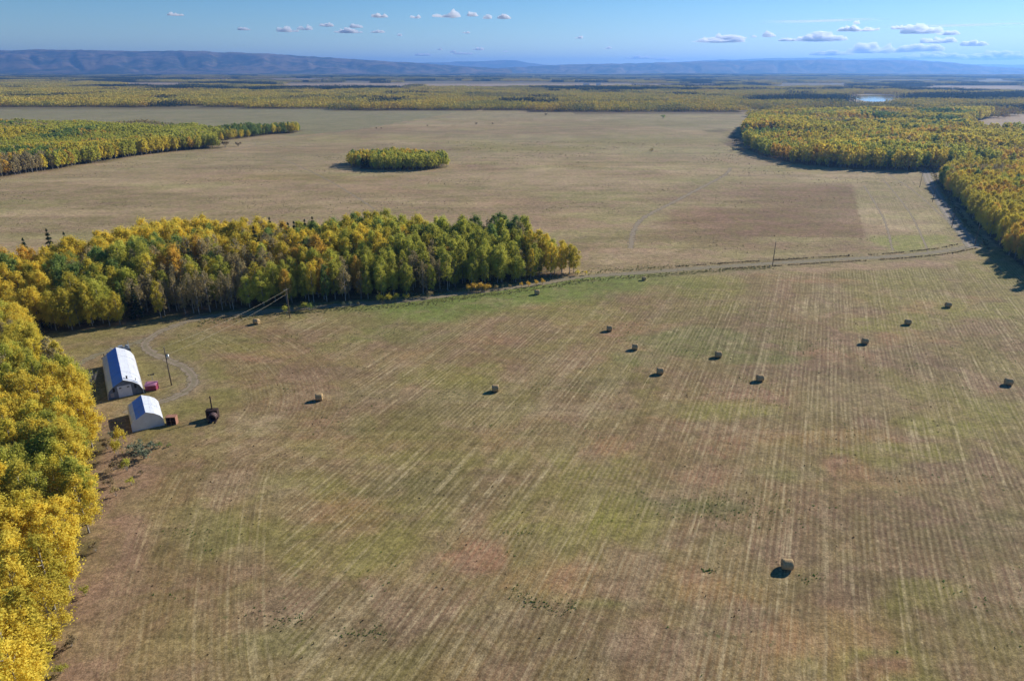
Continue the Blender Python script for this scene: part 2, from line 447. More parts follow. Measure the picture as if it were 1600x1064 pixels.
# beyond the fields: forest floor with open fields and one clearing
beyond = (Y > 1520 + 0 * X) | (Y > 1380) & (X < G(745, 172)[0])
fld = inpoly(X, Y, CLEAR)
for q in FARFIELDS: fld = fld | inpoly(X, Y, q)
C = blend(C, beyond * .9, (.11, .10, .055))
C = blend(C, fld * .95, (.36, .28, .22))
C = blend(C, ((np.abs(X - G(1357, 154)[0]) < 120) & (Y > 1640) & (Y < 2330)) * .9, (.34, .29, .20))
# row coordinates: main rows point up and to the right, headland rows follow the border
rowm = X * RY - Y * RX; alm = X * RX + Y * RY
hz = (~inn) & (dH < 24)
row = np.where(hz, dH, rowm); along = np.where(hz, aH, alm)
amp = np.ones(X.shape) * (1 - up) * (1 - wood)
amp = np.where(hz, .65, amp); amp = np.where(inn, .12, amp); amp = amp * (1 - verge) * (1 - .75 * gs)
comb = inpoly(X, Y, GP([(1352, 368), (1372, 392), (1500, 384), (1436, 272), (1330, 275)]))
amp = np.where(comb, .6, amp)
amp = np.where((up > .5) & ~comb, .10, amp)
# gentle unevenness only far out; flat where things stand
Z = np.zeros(X.shape)
Z += sstep(2500, 6000, np.hypot(X, Y)) * (fbm(X / 1500, Y / 1500, 3, 95) - .5) * 30
ny, nx = X.shape
idx = np.arange(ny * nx).reshape(ny, nx)
quads = np.stack([idx[:-1, :-1], idx[:-1, 1:], idx[1:, 1:], idx[1:, :-1]], -1).reshape(-1, 4)
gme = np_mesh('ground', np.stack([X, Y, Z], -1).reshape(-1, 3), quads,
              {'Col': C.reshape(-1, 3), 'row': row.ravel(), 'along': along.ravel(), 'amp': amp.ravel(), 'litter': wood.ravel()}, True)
t = NT('field_ground')
pos = t.pos()
col = t.attr('Col', 'Color')
cx = t.n('ShaderNodeCombineXYZ'); t.l(t.attr('row'), cx.inputs[0]); t.l(t.math('MULTIPLY', t.attr('along'), .018), cx.inputs[1])
cx2 = t.n('ShaderNodeCombineXYZ'); t.l(t.attr('row'), cx2.inputs[0]); t.l(t.math('MULTIPLY', t.attr('along'), .05), cx2.inputs[1])
s1 = t.noise(cx.outputs[0], 1.35, 2, .5)
s2 = t.noise(cx2.outputs[0], 3.0, 3, .6)
s3 = t.noise(cx.outputs[0], .16, 3, .55)
fine = t.noise(pos, 1.6, 6, .7)
fine2 = t.noise(pos, .45, 5, .65)
mid = t.noise(pos, .09, 5, .6, .8)
gate = t.mr(t.noise(pos, .035, 4, .6), .38, .62, .25, 1.0)
gate2 = t.mr(t.noise(pos, .3, 4, .7), .35, .6, .2, 1.0)
amp_ = t.math('MULTIPLY', t.attr('amp'), t.math('MULTIPLY', gate, gate2))
light = t.math('MULTIPLY', t.mr(s1, .53, .66), amp_)
wob = t.math('MULTIPLY', t.noise(pos, .05, 2), 1.2)
ph = t.math('FRACT', t.math('ADD', t.math('MULTIPLY', t.attr('row'), 1.0), wob))
wv = t.mr(t.math('ABSOLUTE', t.math('SUBTRACT', ph, .5)), .12, .40)
wv = t.math('MULTIPLY', t.math('MULTIPLY', wv, t.attr('amp')), t.mr(t.noise(pos, .05, 4, .65), .34, .60, .15, 1.0))
light2 = t.math('MULTIPLY', t.mr(s2, .52, .66), amp_)
dark = t.math('MULTIPLY', t.mr(s1, .46, .32), amp_)
c = t.mix(t.math('MULTIPLY', t.mr(mid, .42, .62), .50), col, (.20, .175, .075))
c = t.mix(t.math('MULTIPLY', t.mr(mid, .52, .38), .42), c, (.27, .185, .13))
c = t.scale(c, t.mr(t.noise(t.mapv(pos, (.5, 1.6, 1)), .05, 5, .65), .3, .7, .80, 1.20))
c = t.mix(t.math('MULTIPLY', wv, .34), c, (.40, .335, .21))
c = t.scale(c, t.math('SUBTRACT', 1.10, t.math('MULTIPLY', wv, .05)))
c = t.mix(t.math('MULTIPLY', light, .55), c, (.60, .51, .33))
c = t.mix(t.math('MULTIPLY', light2, .42), c, (.46, .385, .24))
c = t.mix(t.math('MULTIPLY', dark, .55), c, (.12, .09, .055))
c = t.mix(t.math('MULTIPLY', t.math('MULTIPLY', t.mr(s3, .55, .66), t.attr('amp')), .16), c, (.40, .33, .22))
k = t.math('MULTIPLY', t.mr(fine, .28, .72, .50, 1.60), t.mr(fine2, .28, .72, .66, 1.38))
c = t.scale(c, k)
c = t.scale(c, t.mr(t.noise(pos, 4.5, 3, .7), .34, .66, .66, 1.36))
c = t.mix(1.0, c, (.93, .87, .75), 'MULTIPLY')
c = t.mix(t.mr(t.noise(t.mapv(pos, (.6, 1, 1)), .5, 3, .7), .62, .74, 0, .45), c, (.10, .08, .045))
grn = t.math('MULTIPLY', t.mr(t.noise(pos, .7, 4, .7), .60, .72), t.mr(t.noise(pos, .045, 3, .6), .48, .62))
c = t.mix(t.math('MULTIPLY', grn, .8), c, (.085, .13, .035))
h = t.math('ADD', t.math('MULTIPLY', s2, t.math('MULTIPLY', t.attr('amp'), .5)), t.math('MULTIPLY', fine, .6))
gmat = t.done(t.bsdf(c, .95, 0, .1, t.bump(h, .6, .14)))
ground = link('ground', gme, None, gmat); tag(ground, kind='structure')

# ------------------------------------------------------------------ roads (sheets a little above the ground, ragged edges)
def road_mat(name, c1, c2, edge0=.45, rut=True):
    t = NT(name); pos = t.pos()
    e = t.math('ABSOLUTE', t.attr('across'))
    n = t.noise(pos, .55, 5, .65); f = t.noise(pos, 3.0, 4, .7)
    c = t.mix(t.mr(n, .35, .65), c1, c2)
    if rut:
        r = t.mr(t.math('ABSOLUTE', t.math('SUBTRACT', e, .38)), .20, .02)
        c = t.mix(t.math('MULTIPLY', t.mr(r, 0, 1, .65, 0.0), .55), c, (.21, .19, .085))
        c = t.mix(t.math('MULTIPLY', t.math('MULTIPLY', r, n), .6), c, tuple(min(1, q * 1.25) for q in c1))
    c = t.scale(c, t.mr(f, .3, .7, .78, 1.22))
    b = t.bsdf(c, .95, 0, .1, t.bump(f, .4, .08))
    tr = t.n('ShaderNodeBsdfTransparent')
    a = t.mr(t.math('ADD', e, t.math('MULTIPLY', t.math('SUBTRACT', n, .5), 2.2)), edge0 + .35, edge0 + .55, 0, 1)
    m = t.n('ShaderNodeMixShader'); t.l(a, m.inputs[0]); t.l(b, m.inputs[1]); t.l(tr.outputs[0], m.inputs[2])
    return t.done(m.outputs[0])
def ribbon(name, pts, w, z, mat):
    v = []; at = []; q = []
    for i, p in enumerate(pts):
        a = pts[max(i - 1, 0)]; b = pts[min(i + 1, len(pts) - 1)]
        dx, dy = b[0] - a[0], b[1] - a[1]; L = math.hypot(dx, dy); nx_, ny_ = -dy / L, dx / L
        for k in (-1, -.5, 0, .5, 1):
            v.append((p[0] + nx_ * k * w / 2, p[1] + ny_ * k * w / 2, z)); at.append(k)
    for i in range(len(pts) - 1):
        for k in range(4):
            q.append((i * 5 + k, i * 5 + k + 1, i * 5 + k + 6, i * 5 + k + 5))
    o = link(name, np_mesh(name, v, q, {'across': at}), None, mat)
    tag(o, kind='structure'); return o
gravel = road_mat('gravel', (.34, .285, .235), (.27, .225, .175), .55)
lane = road_mat('grassy_lane', (.29, .235, .16), (.23, .19, .12), .30)
dirt = road_mat('dirt', (.32, .25, .18), (.21, .165, .11), .15)
faint = road_mat('faint_dirt', (.26, .215, .15), (.22, .185, .11), -.02)
ribbon('farm_road', ROAD_MID, 5.0, .012, lane)
ribbon('gravel_road', ROAD_R, 6.5, .016, gravel)
ribbon('yard_track', YARD, 4.0, .020, dirt)
ribbon('yard_track', YARD2, 5.0, .008, faint)
tl = road_mat('wheel_track', (.31, .245, .16), (.27, .215, .14), -.02, False)
for k, (pts, w) in enumerate((([(985, 388), (1000, 345), (1060, 312), (1130, 275), (1142, 262)], 5.5), ([(610, 345), (560, 310), (500, 275), (440, 248)], 2.4),
        ([(1480, 345), (1430, 300), (1385, 270)], 2.2), ([(1395, 392), (1380, 340), (1350, 290)], 2.2), ([(745, 178), (600, 196), (470, 216), (330, 240)], 5.0),
        ([(1452, 396), (1420, 330), (1380, 280)], 1.8))):
    ribbon('wheel_track', smooth_line(GP(pts), 6), w, .006 + .001 * k, tl)

# pond far off
n = len(LAKE) - 1
me = bpy.data.meshes.new('lake'); me.from_pydata([(x, y, .05) for x, y in LAKE[:-1]], [], [tuple(range(n))])
t = NT('lake_water')
tag(link('lake', me, None, t.done(t.bsdf((.10, .12, .14), .08, 0, .6, t.bump(t.noise(t.pos(), .4, 3), .05, .05)))), kind='structure')

# ------------------------------------------------------------------ hills
def hill_mat():
    t = NT('wooded_hillside'); pos = t.pos()
    a = t.noise(pos, .0016, 6, .65, .5); b = t.noise(pos, .008, 5, .65); g = t.noise(pos, .03, 3, .6)
    c = t.mix(t.mr(a, .44, .56), (.19, .13, .09), (.035, .045, .035))
    c = t.mix(t.math('MULTIPLY', t.mr(b, .52, .64), .6), c, (.22, .16, .09))
    c = t.mix(t.math('MULTIPLY', t.mr(b, .46, .36), .7), c, (.03, .04, .025))
    c = t.scale(c, t.mr(g, .3, .7, .75, 1.25))
    return t.done(t.bsdf(c, 1, 0, 0))
HM = hill_mat()
def hill(name, crest, dist, back, seed, gully=60):
    """crest: (px, py) of the photograph's skyline, taken at distance dist"""
    us = np.array([c[0] for c in crest], float); vs = np.array([c[1] for c in crest], float)
    U_ = np.linspace(us[0], us[-1], 420); V_ = np.interp(U_, us, vs)
    hx = []; hh = []
    for u, v in zip(U_, V_):
        a = (u - 800) / F; b = -(v - 532) / F
        dy = math.cos(PITCH) + b * math.sin(PITCH); dz = -math.sin(PITCH) + b * math.cos(PITCH)
        hx.append(a / dy * dist); hh.append(H + dz / dy * dist)
    hx = np.array(hx); hh = np.array(hh)
    T_ = np.linspace(0, 1, 46)
    TT, HX = np.meshgrid(T_, hx, indexing='ij'); HH = np.broadcast_to(hh, TT.shape)
    # t 0..0.55 face towards us, 0.55..1 plateau falling back
    prof = np.where(TT < .55, sstep(-.12, .58, TT) ** 1.1, 1 - .75 * sstep(.62, 1.0, TT))
    prof = np.where(TT == 0, -.05, prof)
    y = dist - back * .55 + TT * back
    ridge = np.abs(fbm(HX / 700, y / 2500, 4, seed) - .5) * 2
    z = HH * prof - gully * (1 - sstep(0, .30, ridge)) * np.sin(np.clip(TT / .62, 0, 1) * math.pi)
    z = z + (fbm(HX / 260, y / 420, 4, seed + 5) - .5) * gully * .7 * np.sin(np.clip(TT / .66, 0, 1) * math.pi)
    z = z + (fbm(HX / 120, y / 120, 3, seed + 9) - .5) * 22 * sstep(.1, .4, TT)
    z[0] = -12; z[-1] = -12
    sx = HX * (y / dist)
    n0, n1_ = TT.shape; ii = np.arange(n0 * n1_).reshape(n0, n1_)
    q = np.stack([ii[:-1, :-1], ii[:-1, 1:], ii[1:, 1:], ii[1:, :-1]], -1).reshape(-1, 4)
    o = link(name, np_mesh(name, np.stack([sx, y, z], -1).reshape(-1, 3), q, None, True), None, HM)
    tag(o, kind='structure'); return o
hill('hills', [(-420, 86), (-150, 82), (0, 79), (60, 77), (190, 79), (300, 80), (380, 83), (440, 85), (480, 88), (530, 91), (570, 94), (620, 97), (680, 101), (740, 105), (800, 109)], 11500, 3600, 3, 52)
hill('hills', [(780, 107), (840, 103.5), (900, 101), (980, 99.5), (1060, 98), (1130, 95.5), (1200, 95), (1290, 93.5), (1380, 93.5), (1430, 94.5), (1470, 97), (1500, 100), (1540, 104), (1600, 107), (1700, 110)], 13500, 3800, 21, 70)
hill('hills', [(560, 99), (640, 98.5), (700, 97.5), (712, 96.5), (760, 95.8), (790, 94.3), (806, 94.6), (822, 98), (850, 101.5), (900, 104), (960, 107)], 20500, 3000, 33, 30)
hill('hills', [(860, 102), (900, 100.5), (1000, 100), (1090, 95.5), (1130, 93), (1145, 94.5), (1170, 92.5), (1215, 91), (1300, 90.3), (1318, 91.5), (1345, 92.5), (1380, 91), (1420, 92), (1450, 96), (1520, 101), (1600, 101.5), (1750, 102), (1950, 103)], 21500, 3000, 44, 30)

# ------------------------------------------------------------------ haze: one closed box round camera and scene
hb = MB(); hb.box((0, 12500, 204), (66000, 33600, 450))
haze = hb.build('haze', None); haze.data.materials.clear()
t = NT('air'); pv = t.n('ShaderNodeVolumePrincipled')
pv.inputs['Color'].default_value = (.21, .47, 1.0, 1); pv.inputs['Density'].default_value = 7.8e-5; pv.inputs['Anisotropy'].default_value = 0.42
t.l(pv.outputs[0], t.out.inputs['Volume']); haze.data.materials.append(t.m)
tag(haze, 'pale blue haze thickening over the plain towards the hills', 'haze', kind='stuff')

# ------------------------------------------------------------------ tree shapes
def leaf_cloud(rng, centres, radii, n, leaf, up=.35, flat=1.0, shell=.55, jag=.42):
    centres = np.array(centres); radii = np.array(radii)
    pr = radii ** 2 / (radii ** 2).sum()
    k = rng.choice(len(centres), n, p=pr)
    d = rng.normal(size=(n, 3)); d /= np.linalg.norm(d, axis=1)[:, None]
    r = radii[k] * (shell + (1 - shell) * rng.random(n)) * (1 + jag * rng.normal(size=n))
    p = centres[k] + d * r[:, None] * np.array([1, 1, flat])
    nrm = d + rng.normal(size=(n, 3)) * .75 + np.array([0, 0, up]); nrm /= np.linalg.norm(nrm, axis=1)[:, None]
    a = np.cross(nrm, rng.normal(size=(n, 3))); a /= np.linalg.norm(a, axis=1)[:, None]
    b = np.cross(nrm, a)
    s = (leaf * (.6 + .8 * rng.random(n)))[:, None]; s2 = s * (.5 + .5 * rng.random(n))[:, None]
    v = np.stack([p - a * s / 2, p - b * s2 / 2, p + a * s / 2, p + b * s2 / 2], 1).reshape(-1, 3)
    q = np.arange(n * 4).reshape(n, 4)
    ct = rng.random(len(centres))
    tint = np.clip(.5 * ct[k] + .5 * rng.random(n), 0, 1)
    return v, q, np.repeat(tint, 4)
def aspen_shape(seed, h, r, n, leaf, base=.30, sparse=False):
    rng = np.random.default_rng(seed)
    cs = []; rs = []; limbs = []
    m = 32
    for i in range(m):
        f = (i + .5) / m
        z = h * (base + (1 - base) * f * .95)
        env = math.sin(math.pi * min(1, (.18 + .82 * f)) ** 1.15) ** .6 if f < 1 else 0
        env = max(.42, env)
        w = i * 2.4 + rng.random() * .9; rad = r * env * (.30 + .60 * rng.random())
        c = (math.cos(w) * rad, math.sin(w) * rad, z)
        cs.append(c); rs.append(r * (.17 + .24 * rng.random()) * (.6 + .4 * env)); limbs.append(c)
    cs.append((0, 0, h * .955)); rs.append(r * .26)
    v, q, tn = leaf_cloud(rng, cs, rs, n, leaf, flat=1.35, shell=.15)
    crown = np_mesh('crown', v, q, {'tint': tn})
    tb = MB()
    lean = (rng.random(2) - .5) * .06 * h
    tb.tube([(0, 0, -.3), (lean[0] * .3, lean[1] * .3, h * .4), (lean[0] * .8, lean[1] * .8, h * .78), (lean[0], lean[1], h * .93)], [.0115 * h, .0095 * h, .005 * h, .002 * h], 6)
    for c in limbs[::2]:
        z0 = c[2] - h * .09
        tb.tube([(lean[0] * z0 / h, lean[1] * z0 / h, z0), (c[0] * .6, c[1] * .6, c[2] - h * .02), c], [.0045 * h, .003 * h, .0012 * h], 4, cap=False)
    trunk = tb.mesh('trunk')
    return crown, trunk
def spruce_shape(seed, h, r, n=900, leaf=.5):
    rng = np.random.default_rng(seed)
    f = rng.random(n) ** .75
    tier = np.floor(f * 13) / 13
    z = h * (.10 + .90 * (tier * .55 + f * .45 + rng.random(n) * .03)); rr = r * (1.0 - f) ** .9 * (.20 + .85 * rng.random(n)) + .03
    w = rng.random(n) * 2 * math.pi + rng.normal(size=n) * .3
    w = np.round(w * 9 / 6.283) / 9 * 6.283 + tier * 7 + rng.normal(size=n) * .14
    p = np.stack([np.cos(w) * rr, np.sin(w) * rr, z - rr * .28], -1)
    rad = np.stack([np.cos(w), np.sin(w), -.35 + 0 * w], -1) + rng.normal(size=(n, 3)) * .12
    tan = np.stack([-np.sin(w), np.cos(w), 0 * w], -1) + rng.normal(size=(n, 3)) * .25
    s = (leaf * (.7 + .7 * rng.random(n)) * (1.25 - f))[:, None]
    v = np.stack([p - rad * s * .7, p - tan * s * .4, p + rad * s * .7, p + tan * s * .4], 1).reshape(-1, 3)
    crown = np_mesh('crown', v, np.arange(n * 4).reshape(n, 4), {'tint': np.repeat(rng.random(n), 4)})
    tb = MB(); tb.tube([(0, 0, -.2), (0, 0, h * .6), (0, 0, h * .99)], [.012 * h, .007 * h, .0015 * h], 6)
    return crown, tb.mesh('trunk')
def with_mat(me, mat):
    m = me.copy(); m.materials.clear(); m.materials.append(mat); return m
def merge(name, parts):
    """join numpy-readable meshes with one material each into one mesh (distant trees)"""
    vs = []; polys = []; mi = []; tn = []; off = 0
    me = bpy.data.meshes.new(name)
    for i, (m, mat) in enumerate(parts):
        me.materials.append(mat)
        a = np.empty(len(m.vertices) * 3, np.float32); m.vertices.foreach_get('co', a); vs.append(a.reshape(-1, 3))
        if 'tint' in m.attributes:
            tt = np.empty(len(m.vertices), np.float32); m.attributes['tint'].data.foreach_get('value', tt)
        else: tt = np.zeros(len(m.vertices), np.float32)
        tn.append(tt)
        for p in m.polygons:
            polys.append([k + off for k in p.vertices]); mi.append(i)
        off += len(m.vertices)
    me.from_pydata(np.vstack(vs).tolist(), [], polys)
    me.polygons.foreach_set('material_index', mi)
    at = me.attributes.new('tint', 'FLOAT', 'POINT'); at.data.foreach_set('value', np.concatenate(tn))
    return me

COLS = ['yellow', 'gold', 'orange', 'lime', 'green', 'thin']
NS = 7
hi = []; CH = {}; TH = {}
for s in range(NS):
    cr, tr = aspen_shape(100 + s, 13.0, 2.0 + .2 * ((s * 3) % 7), 9000, .25, .12 + .06 * (s % 4))
    thin, _ = aspen_shape(300 + s, 13.0, 2.1, 2100, .26, .22)
    tr.materials.append(BARK)
    for c_ in COLS: CH[s, c_] = with_mat(thin if c_ == 'thin' else cr, LEAF[c_])
    TH[s] = tr
# medium detail versions for woods a few hundred metres away, joined crown and trunk
PC = bpy.data.collections.new('tree_shapes'); MID = []
def proto(coll, me, i):
    o = bpy.data.objects.new('%s_%03d' % (coll.name, i), me); coll.objects.link(o); return o
NM = 3
for s in range(NM):
    cr, tr = aspen_shape(500 + s, 13.0, 2.7 + .2 * s, 520, 1.0, .24)
    thin, _ = aspen_shape(600 + s, 13.0, 2.4, 260, .8, .28)
    for ci, c_ in enumerate(COLS):
        proto(PC, merge('mid_tree', [(thin if c_ == 'thin' else cr, LEAF[c_]), (tr, BARK)]), s * 7 + ci)
    cr, tr = spruce_shape(700 + s, 13.0, 2.2, 260, 1.1)
    proto(PC, merge('mid_spruce', [(cr, LEAF['spruce']), (tr, DBARK)]), s * 7 + 6)
# high detail joined, for the surplus trees of the near woods
PH = bpy.data.collections.new('tree_shapes_near')
for s in range(NS):
    for ci, c_ in enumerate(COLS):
        proto(PH, merge('near_tree', [(CH[s, c_], LEAF[c_]), (TH[s], BARK)]), s * 7 + ci)
    cr, tr = spruce_shape(800 + s, 13.0, 2.3, 900, .55)
    proto(PH, merge('near_spruce', [(cr, LEAF['spruce']), (tr, DBARK)]), s * 7 + 6)

def scatter(name, coll, pts, idx, rot, scl, label, cat, kind='stuff'):
    """one object: points carrying which shape, turn and size; geometry nodes put the trees on them"""
    me = bpy.data.meshes.new(name)
    me.vertices.add(len(pts)); me.vertices.foreach_set('co', np.asarray(pts, np.float32).ravel())
    a = me.attributes.new('shape', 'INT', 'POINT'); a.data.foreach_set('value', np.asarray(idx, np.int32))
    a = me.attributes.new('turn', 'FLOAT', 'POINT'); a.data.foreach_set('value', np.asarray(rot, np.float32))
    a = me.attributes.new('size', 'FLOAT_VECTOR', 'POINT'); a.data.foreach_set('vector', np.asarray(scl, np.float32).ravel())
    o = link(name, me)
    g = bpy.data.node_groups.new(name + '_nodes', 'GeometryNodeTree')
    g.interface.new_socket('Geometry', in_out='INPUT', socket_type='NodeSocketGeometry')
    g.interface.new_socket('Geometry', in_out='OUTPUT', socket_type='NodeSocketGeometry')
    N = g.nodes.new; L = g.links.new
    gi = N('NodeGroupInput'); go = N('NodeGroupOutput'); ip = N('GeometryNodeInstanceOnPoints'); ci = N('GeometryNodeCollectionInfo')
    ci.inputs['Collection'].default_value = coll; ci.inputs['Separate Children'].default_value = True; ci.inputs['Reset Children'].default_value = True
    def na(nm, ty):
        x = N('GeometryNodeInputNamedAttribute'); x.data_type = ty; x.inputs['Name'].default_value = nm; return x.outputs['Attribute']
    cz = N('ShaderNodeCombineXYZ'); L(na('turn', 'FLOAT'), cz.inputs[2])
    L(gi.outputs[0], ip.inputs['Points']); L(ci.outputs[0], ip.inputs['Instance']); ip.inputs['Pick Instance'].default_value = True
    L(na('shape', 'INT'), ip.inputs['Instance Index']); L(cz.outputs[0], ip.inputs['Rotation']); L(na('size', 'FLOAT_VECTOR'), ip.inputs['Scale'])
    L(ip.outputs[0], go.inputs[0])
    md = o.modifiers.new('trees', 'NODES'); md.node_group = g
    tag(o, label, cat, kind=kind); return o

def fill(poly, sp, rng, jit=.42, excl=None):
    xs = [p[0] for p in poly]; ys = [p[1] for p in poly]
    gx_, gy_ = np.meshgrid(np.arange(min(xs), max(xs), sp), np.arange(min(ys), max(ys), sp * .87))
    gx_ = gx_ + (np.arange(gx_.shape[0]) % 2)[:, None] * sp / 2
    x = gx_.ravel() + rng.uniform(-jit, jit, gx_.size) * sp; y = gy_.ravel() + rng.uniform(-jit, jit, gx_.size) * sp
    m = inpoly(x, y, poly)
    if excl is not None: m &= ~excl(x, y)
    return x[m], y[m]
def inview(x, y, mg=90):
    f = y * math.cos(PITCH) + H * math.sin(PITCH)
    u = 800 + F * x / np.maximum(f, 1)
    return (f > 5) & (u > -mg) & (u < 1600 + mg)

# pick colour per tree: warmth field plus chance
def pick(x, y, rng, probs, big=38.0):
    """probs: function (x, y) -> weights over COLS+spruce, patchy through noise"""
    n = len(x); wgt = probs(x, y)                        # n x 7
    nz = np.stack([fbm(x / 11, y / 11, 2, 200 + 7 * i) for i in range(7)], -1); nb = np.stack([fbm(x / big, y / big, 2, 260 + 7 * i) for i in range(7)], -1)
    wgt = wgt * np.exp((nz - .5) * 4 + (nb - .5) * 13)
    wgt /= wgt.sum(1)[:, None]
    r = rng.random(n)[:, None]
    return (np.cumsum(wgt, 1) < r).sum(1).clip(0, 6)
def const(*w): return lambda x, y: np.tile(np.array(w, float), (len(x), 1))

near = []          # dicts: x, y, h, r-scale, colour index, wood
def near_wood(tagname, poly, sp, hfun, probs, excl=None, seed=1, margin=60):
    rng = np.random.default_rng(seed)
    x, y = fill(poly, sp, rng, excl=excl)
    m = inview(x, y, margin) & (y > 30); x, y = x[m], y[m]
    ci = pick(x, y, rng, probs); h = hfun(x, y, rng)
    for i in range(len(x)):
        near.append(dict(x=x[i], y=y[i], h=h[i], c=int(ci[i]), w=tagname))
def distfront(x, y, line): return polydist(x, y, GP(line))[0]
def w1probs(x, y):
    w = np.tile(np.array([.50, .20, .035, .22, .02, .10, .0]), (len(x), 1))
    gx0, gy0 = G(45, 800, 10)
    d = np.hypot((x - gx0) / 11, (y - gy0) / 15); g = np.exp(-d ** 2)
    w[:, 4] += 12.0 * g; w[:, 3] += .5 * g
    gx0, gy0 = G(10, 600, 8); d = np.hypot((x - gx0) / 8, (y - gy0) / 8); w[:, 4] += 1.0 * np.exp(-d ** 2)
    gx0, gy0 = G(55, 625, 8); d = np.hypot((x - gx0) / 9, (y - gy0) / 9); w[:, 1] += 1.2 * np.exp(-d ** 2); w[:, 2] += .3 * np.exp(-d ** 2)
    return w
def w2probs(x, y):
    df = distfront(x, y, W2f); w = np.zeros((len(x), 7))
    u = 800 + F * x / (y * math.cos(PITCH) + H * math.sin(PITCH))
    left = 1 - sstep(330, 480, u); frontrow = 1 - sstep(6, 22, df)
    w[:, 0] = .20 + .42 * left; w[:, 1] = .05 + .12 * left + .06 * (1 - frontrow); w[:, 2] = .012 + .03 * left
    w[:, 3] = .42 - .18 * left; w[:, 4] = .13 - .11 * left + .12 * (1 - frontrow); w[:, 5] = .05 + .05 * frontrow
    e = sstep(800, 880, u); w[:, 1] += .9 * e; w[:, 0] += .4 * e; w[:, 4] *= 1 - .8 * e; w[:, 2] += .08 * e
    w[:, 6] = .015 * left
    gl = (1 - sstep(0, 90, abs(u - 290))) * sstep(16, 30, df); w[:, 4] += 1.2 * gl
    return w
near_wood('left', W1, 3.4, lambda x, y, r: 9.3 + 3.5 * r.random(len(x)) + 1.8 * fbm(x / 15, y / 15, 2, 5), w1probs, seed=11, margin=120)
def h2(x, y, r):
    df = distfront(x, y, W2f)
    return 9.0 + 6.0 * sstep(0, 24, df) + 4.5 * r.random(len(x)) ** 1.3 + 2.5 * (fbm(x / 14, y / 14, 2, 6) - .5)
near_wood('middle', W2, 3.9, h2, w2probs, seed=12)
near_wood('right', W7, 4.1, lambda x, y, r: 9.5 + 4 * r.random(len(x)) + 2 * fbm(x / 18, y / 18, 2, 8),
          const(.50, .28, .05, .14, .015, .07, 0), seed=13)
for t_ in near:
    pu, pv_, f = P(t_['x'], t_['y'], t_['h'] * .7)
    t_['u'] = pu; t_['v'] = pv_; t_['px'] = F * t_['h'] / f
    t_['vis'] = -20 < pu < 1620 and pv_ < 1100
# front trees hide those behind: prefer large ones, and for the same size the front rows
for t_ in near:
    if t_['w'] == 'middle': d_ = polydist(np.array([t_['x']]), np.array([t_['y']]), GP(W2f))[0][0]
    elif t_['w'] == 'right': d_ = polydist(np.array([t_['x']]), np.array([t_['y']]), W7[:8])[0][0]
    else: d_ = 0
    t_['score'] = t_['px'] * (1.25 if d_ < 7 else 1.0 if d_ < 16 else .9) if t_['vis'] else -1
    t_['df'] = d_
asp = [t_ for t_ in near if t_['c'] < 6]
asp.sort(key=lambda q: -q['score'])
chosen = asp[:300]
ids = set(id(q) for q in chosen)
CN = ['yellow', 'golden', 'orange', 'lime', 'green', 'thin brownish']
def zone(q):
    u, v = q['u'], q['v']
    if q['w'] == 'left':
        z = 'beside the long shed' if 540 < v < 600 else 'beside the small shed' if 540 < v < 660 else 'above the long shed' if v <= 540 else 'beside the saplings' if v < 740 else 'beside the bare strip' if v < 860 else 'above the bottom corner' if v < 960 else 'at the bottom corner'
        e = 'inner ' if u < 70 else 'field-side '
        return '%s left wood %s' % ('deep in' if u < 70 else 'on field side of', z)
    if q['w'] == 'middle':
        z = 'left end' if u < 200 else 'left part' if u < 400 else 'centre' if u < 620 else 'right part' if u < 800 else 'right tip'
        return '%s row of middle wood, %s' % ('front' if q['df'] < 7 else 'second' if q['df'] < 16 else 'back', z)
    return 'wood right of gravel road, %s' % ('upper part' if v < 330 else 'lower part')
ORD = ['leftmost', 'second', 'third', 'fourth', 'fifth', 'sixth', 'seventh', 'eighth', 'ninth', 'tenth', 'eleventh', 'twelfth', 'thirteenth', 'fourteenth', 'fifteenth',
       'sixteenth', 'seventeenth', 'eighteenth', 'nineteenth', 'twentieth', 'twenty-first', 'twenty-second', 'twenty-third', 'twenty-fourth', 'twenty-fifth', 'twenty-sixth', 'twenty-seventh', 'twenty-eighth', 'twenty-ninth', 'thirtieth']
byz = {}
for q in sorted(chosen, key=lambda q: q['u']): byz.setdefault((CN[q['c']], zone(q)), []).append(q)
for (cn_, zn_), qs in byz.items():
    for i, q in enumerate(qs):
        q['lab'] = ('%s aspen, %s' % (cn_, zn_)) if len(qs) == 1 else ('leftmost %s aspen, %s' % (cn_, zn_)) if i == 0 else ('%s %s aspen from left, %s' % (ORD[min(i, 29)], cn_, zn_))
        q['grp'] = '%s aspens, %s' % (cn_, zn_)
for q in chosen:
    s = random.randrange(NS); k = q['h'] / 13.0
    e = empty('aspen_tree', (q['x'], q['y'], 0), random.random() * 6.283)
    wk = k * random.uniform(.9, 1.4)
    e.scale = (wk, wk, k)
    tag(e, q['lab'], 'tree', q['grp'])
    o = bpy.data.objects.new('trunk', TH[s]); ROOT.objects.link(o); o.parent = e
    o = bpy.data.objects.new('crown', CH[s, COLS[q['c']]]); ROOT.objects.link(o); o.parent = e
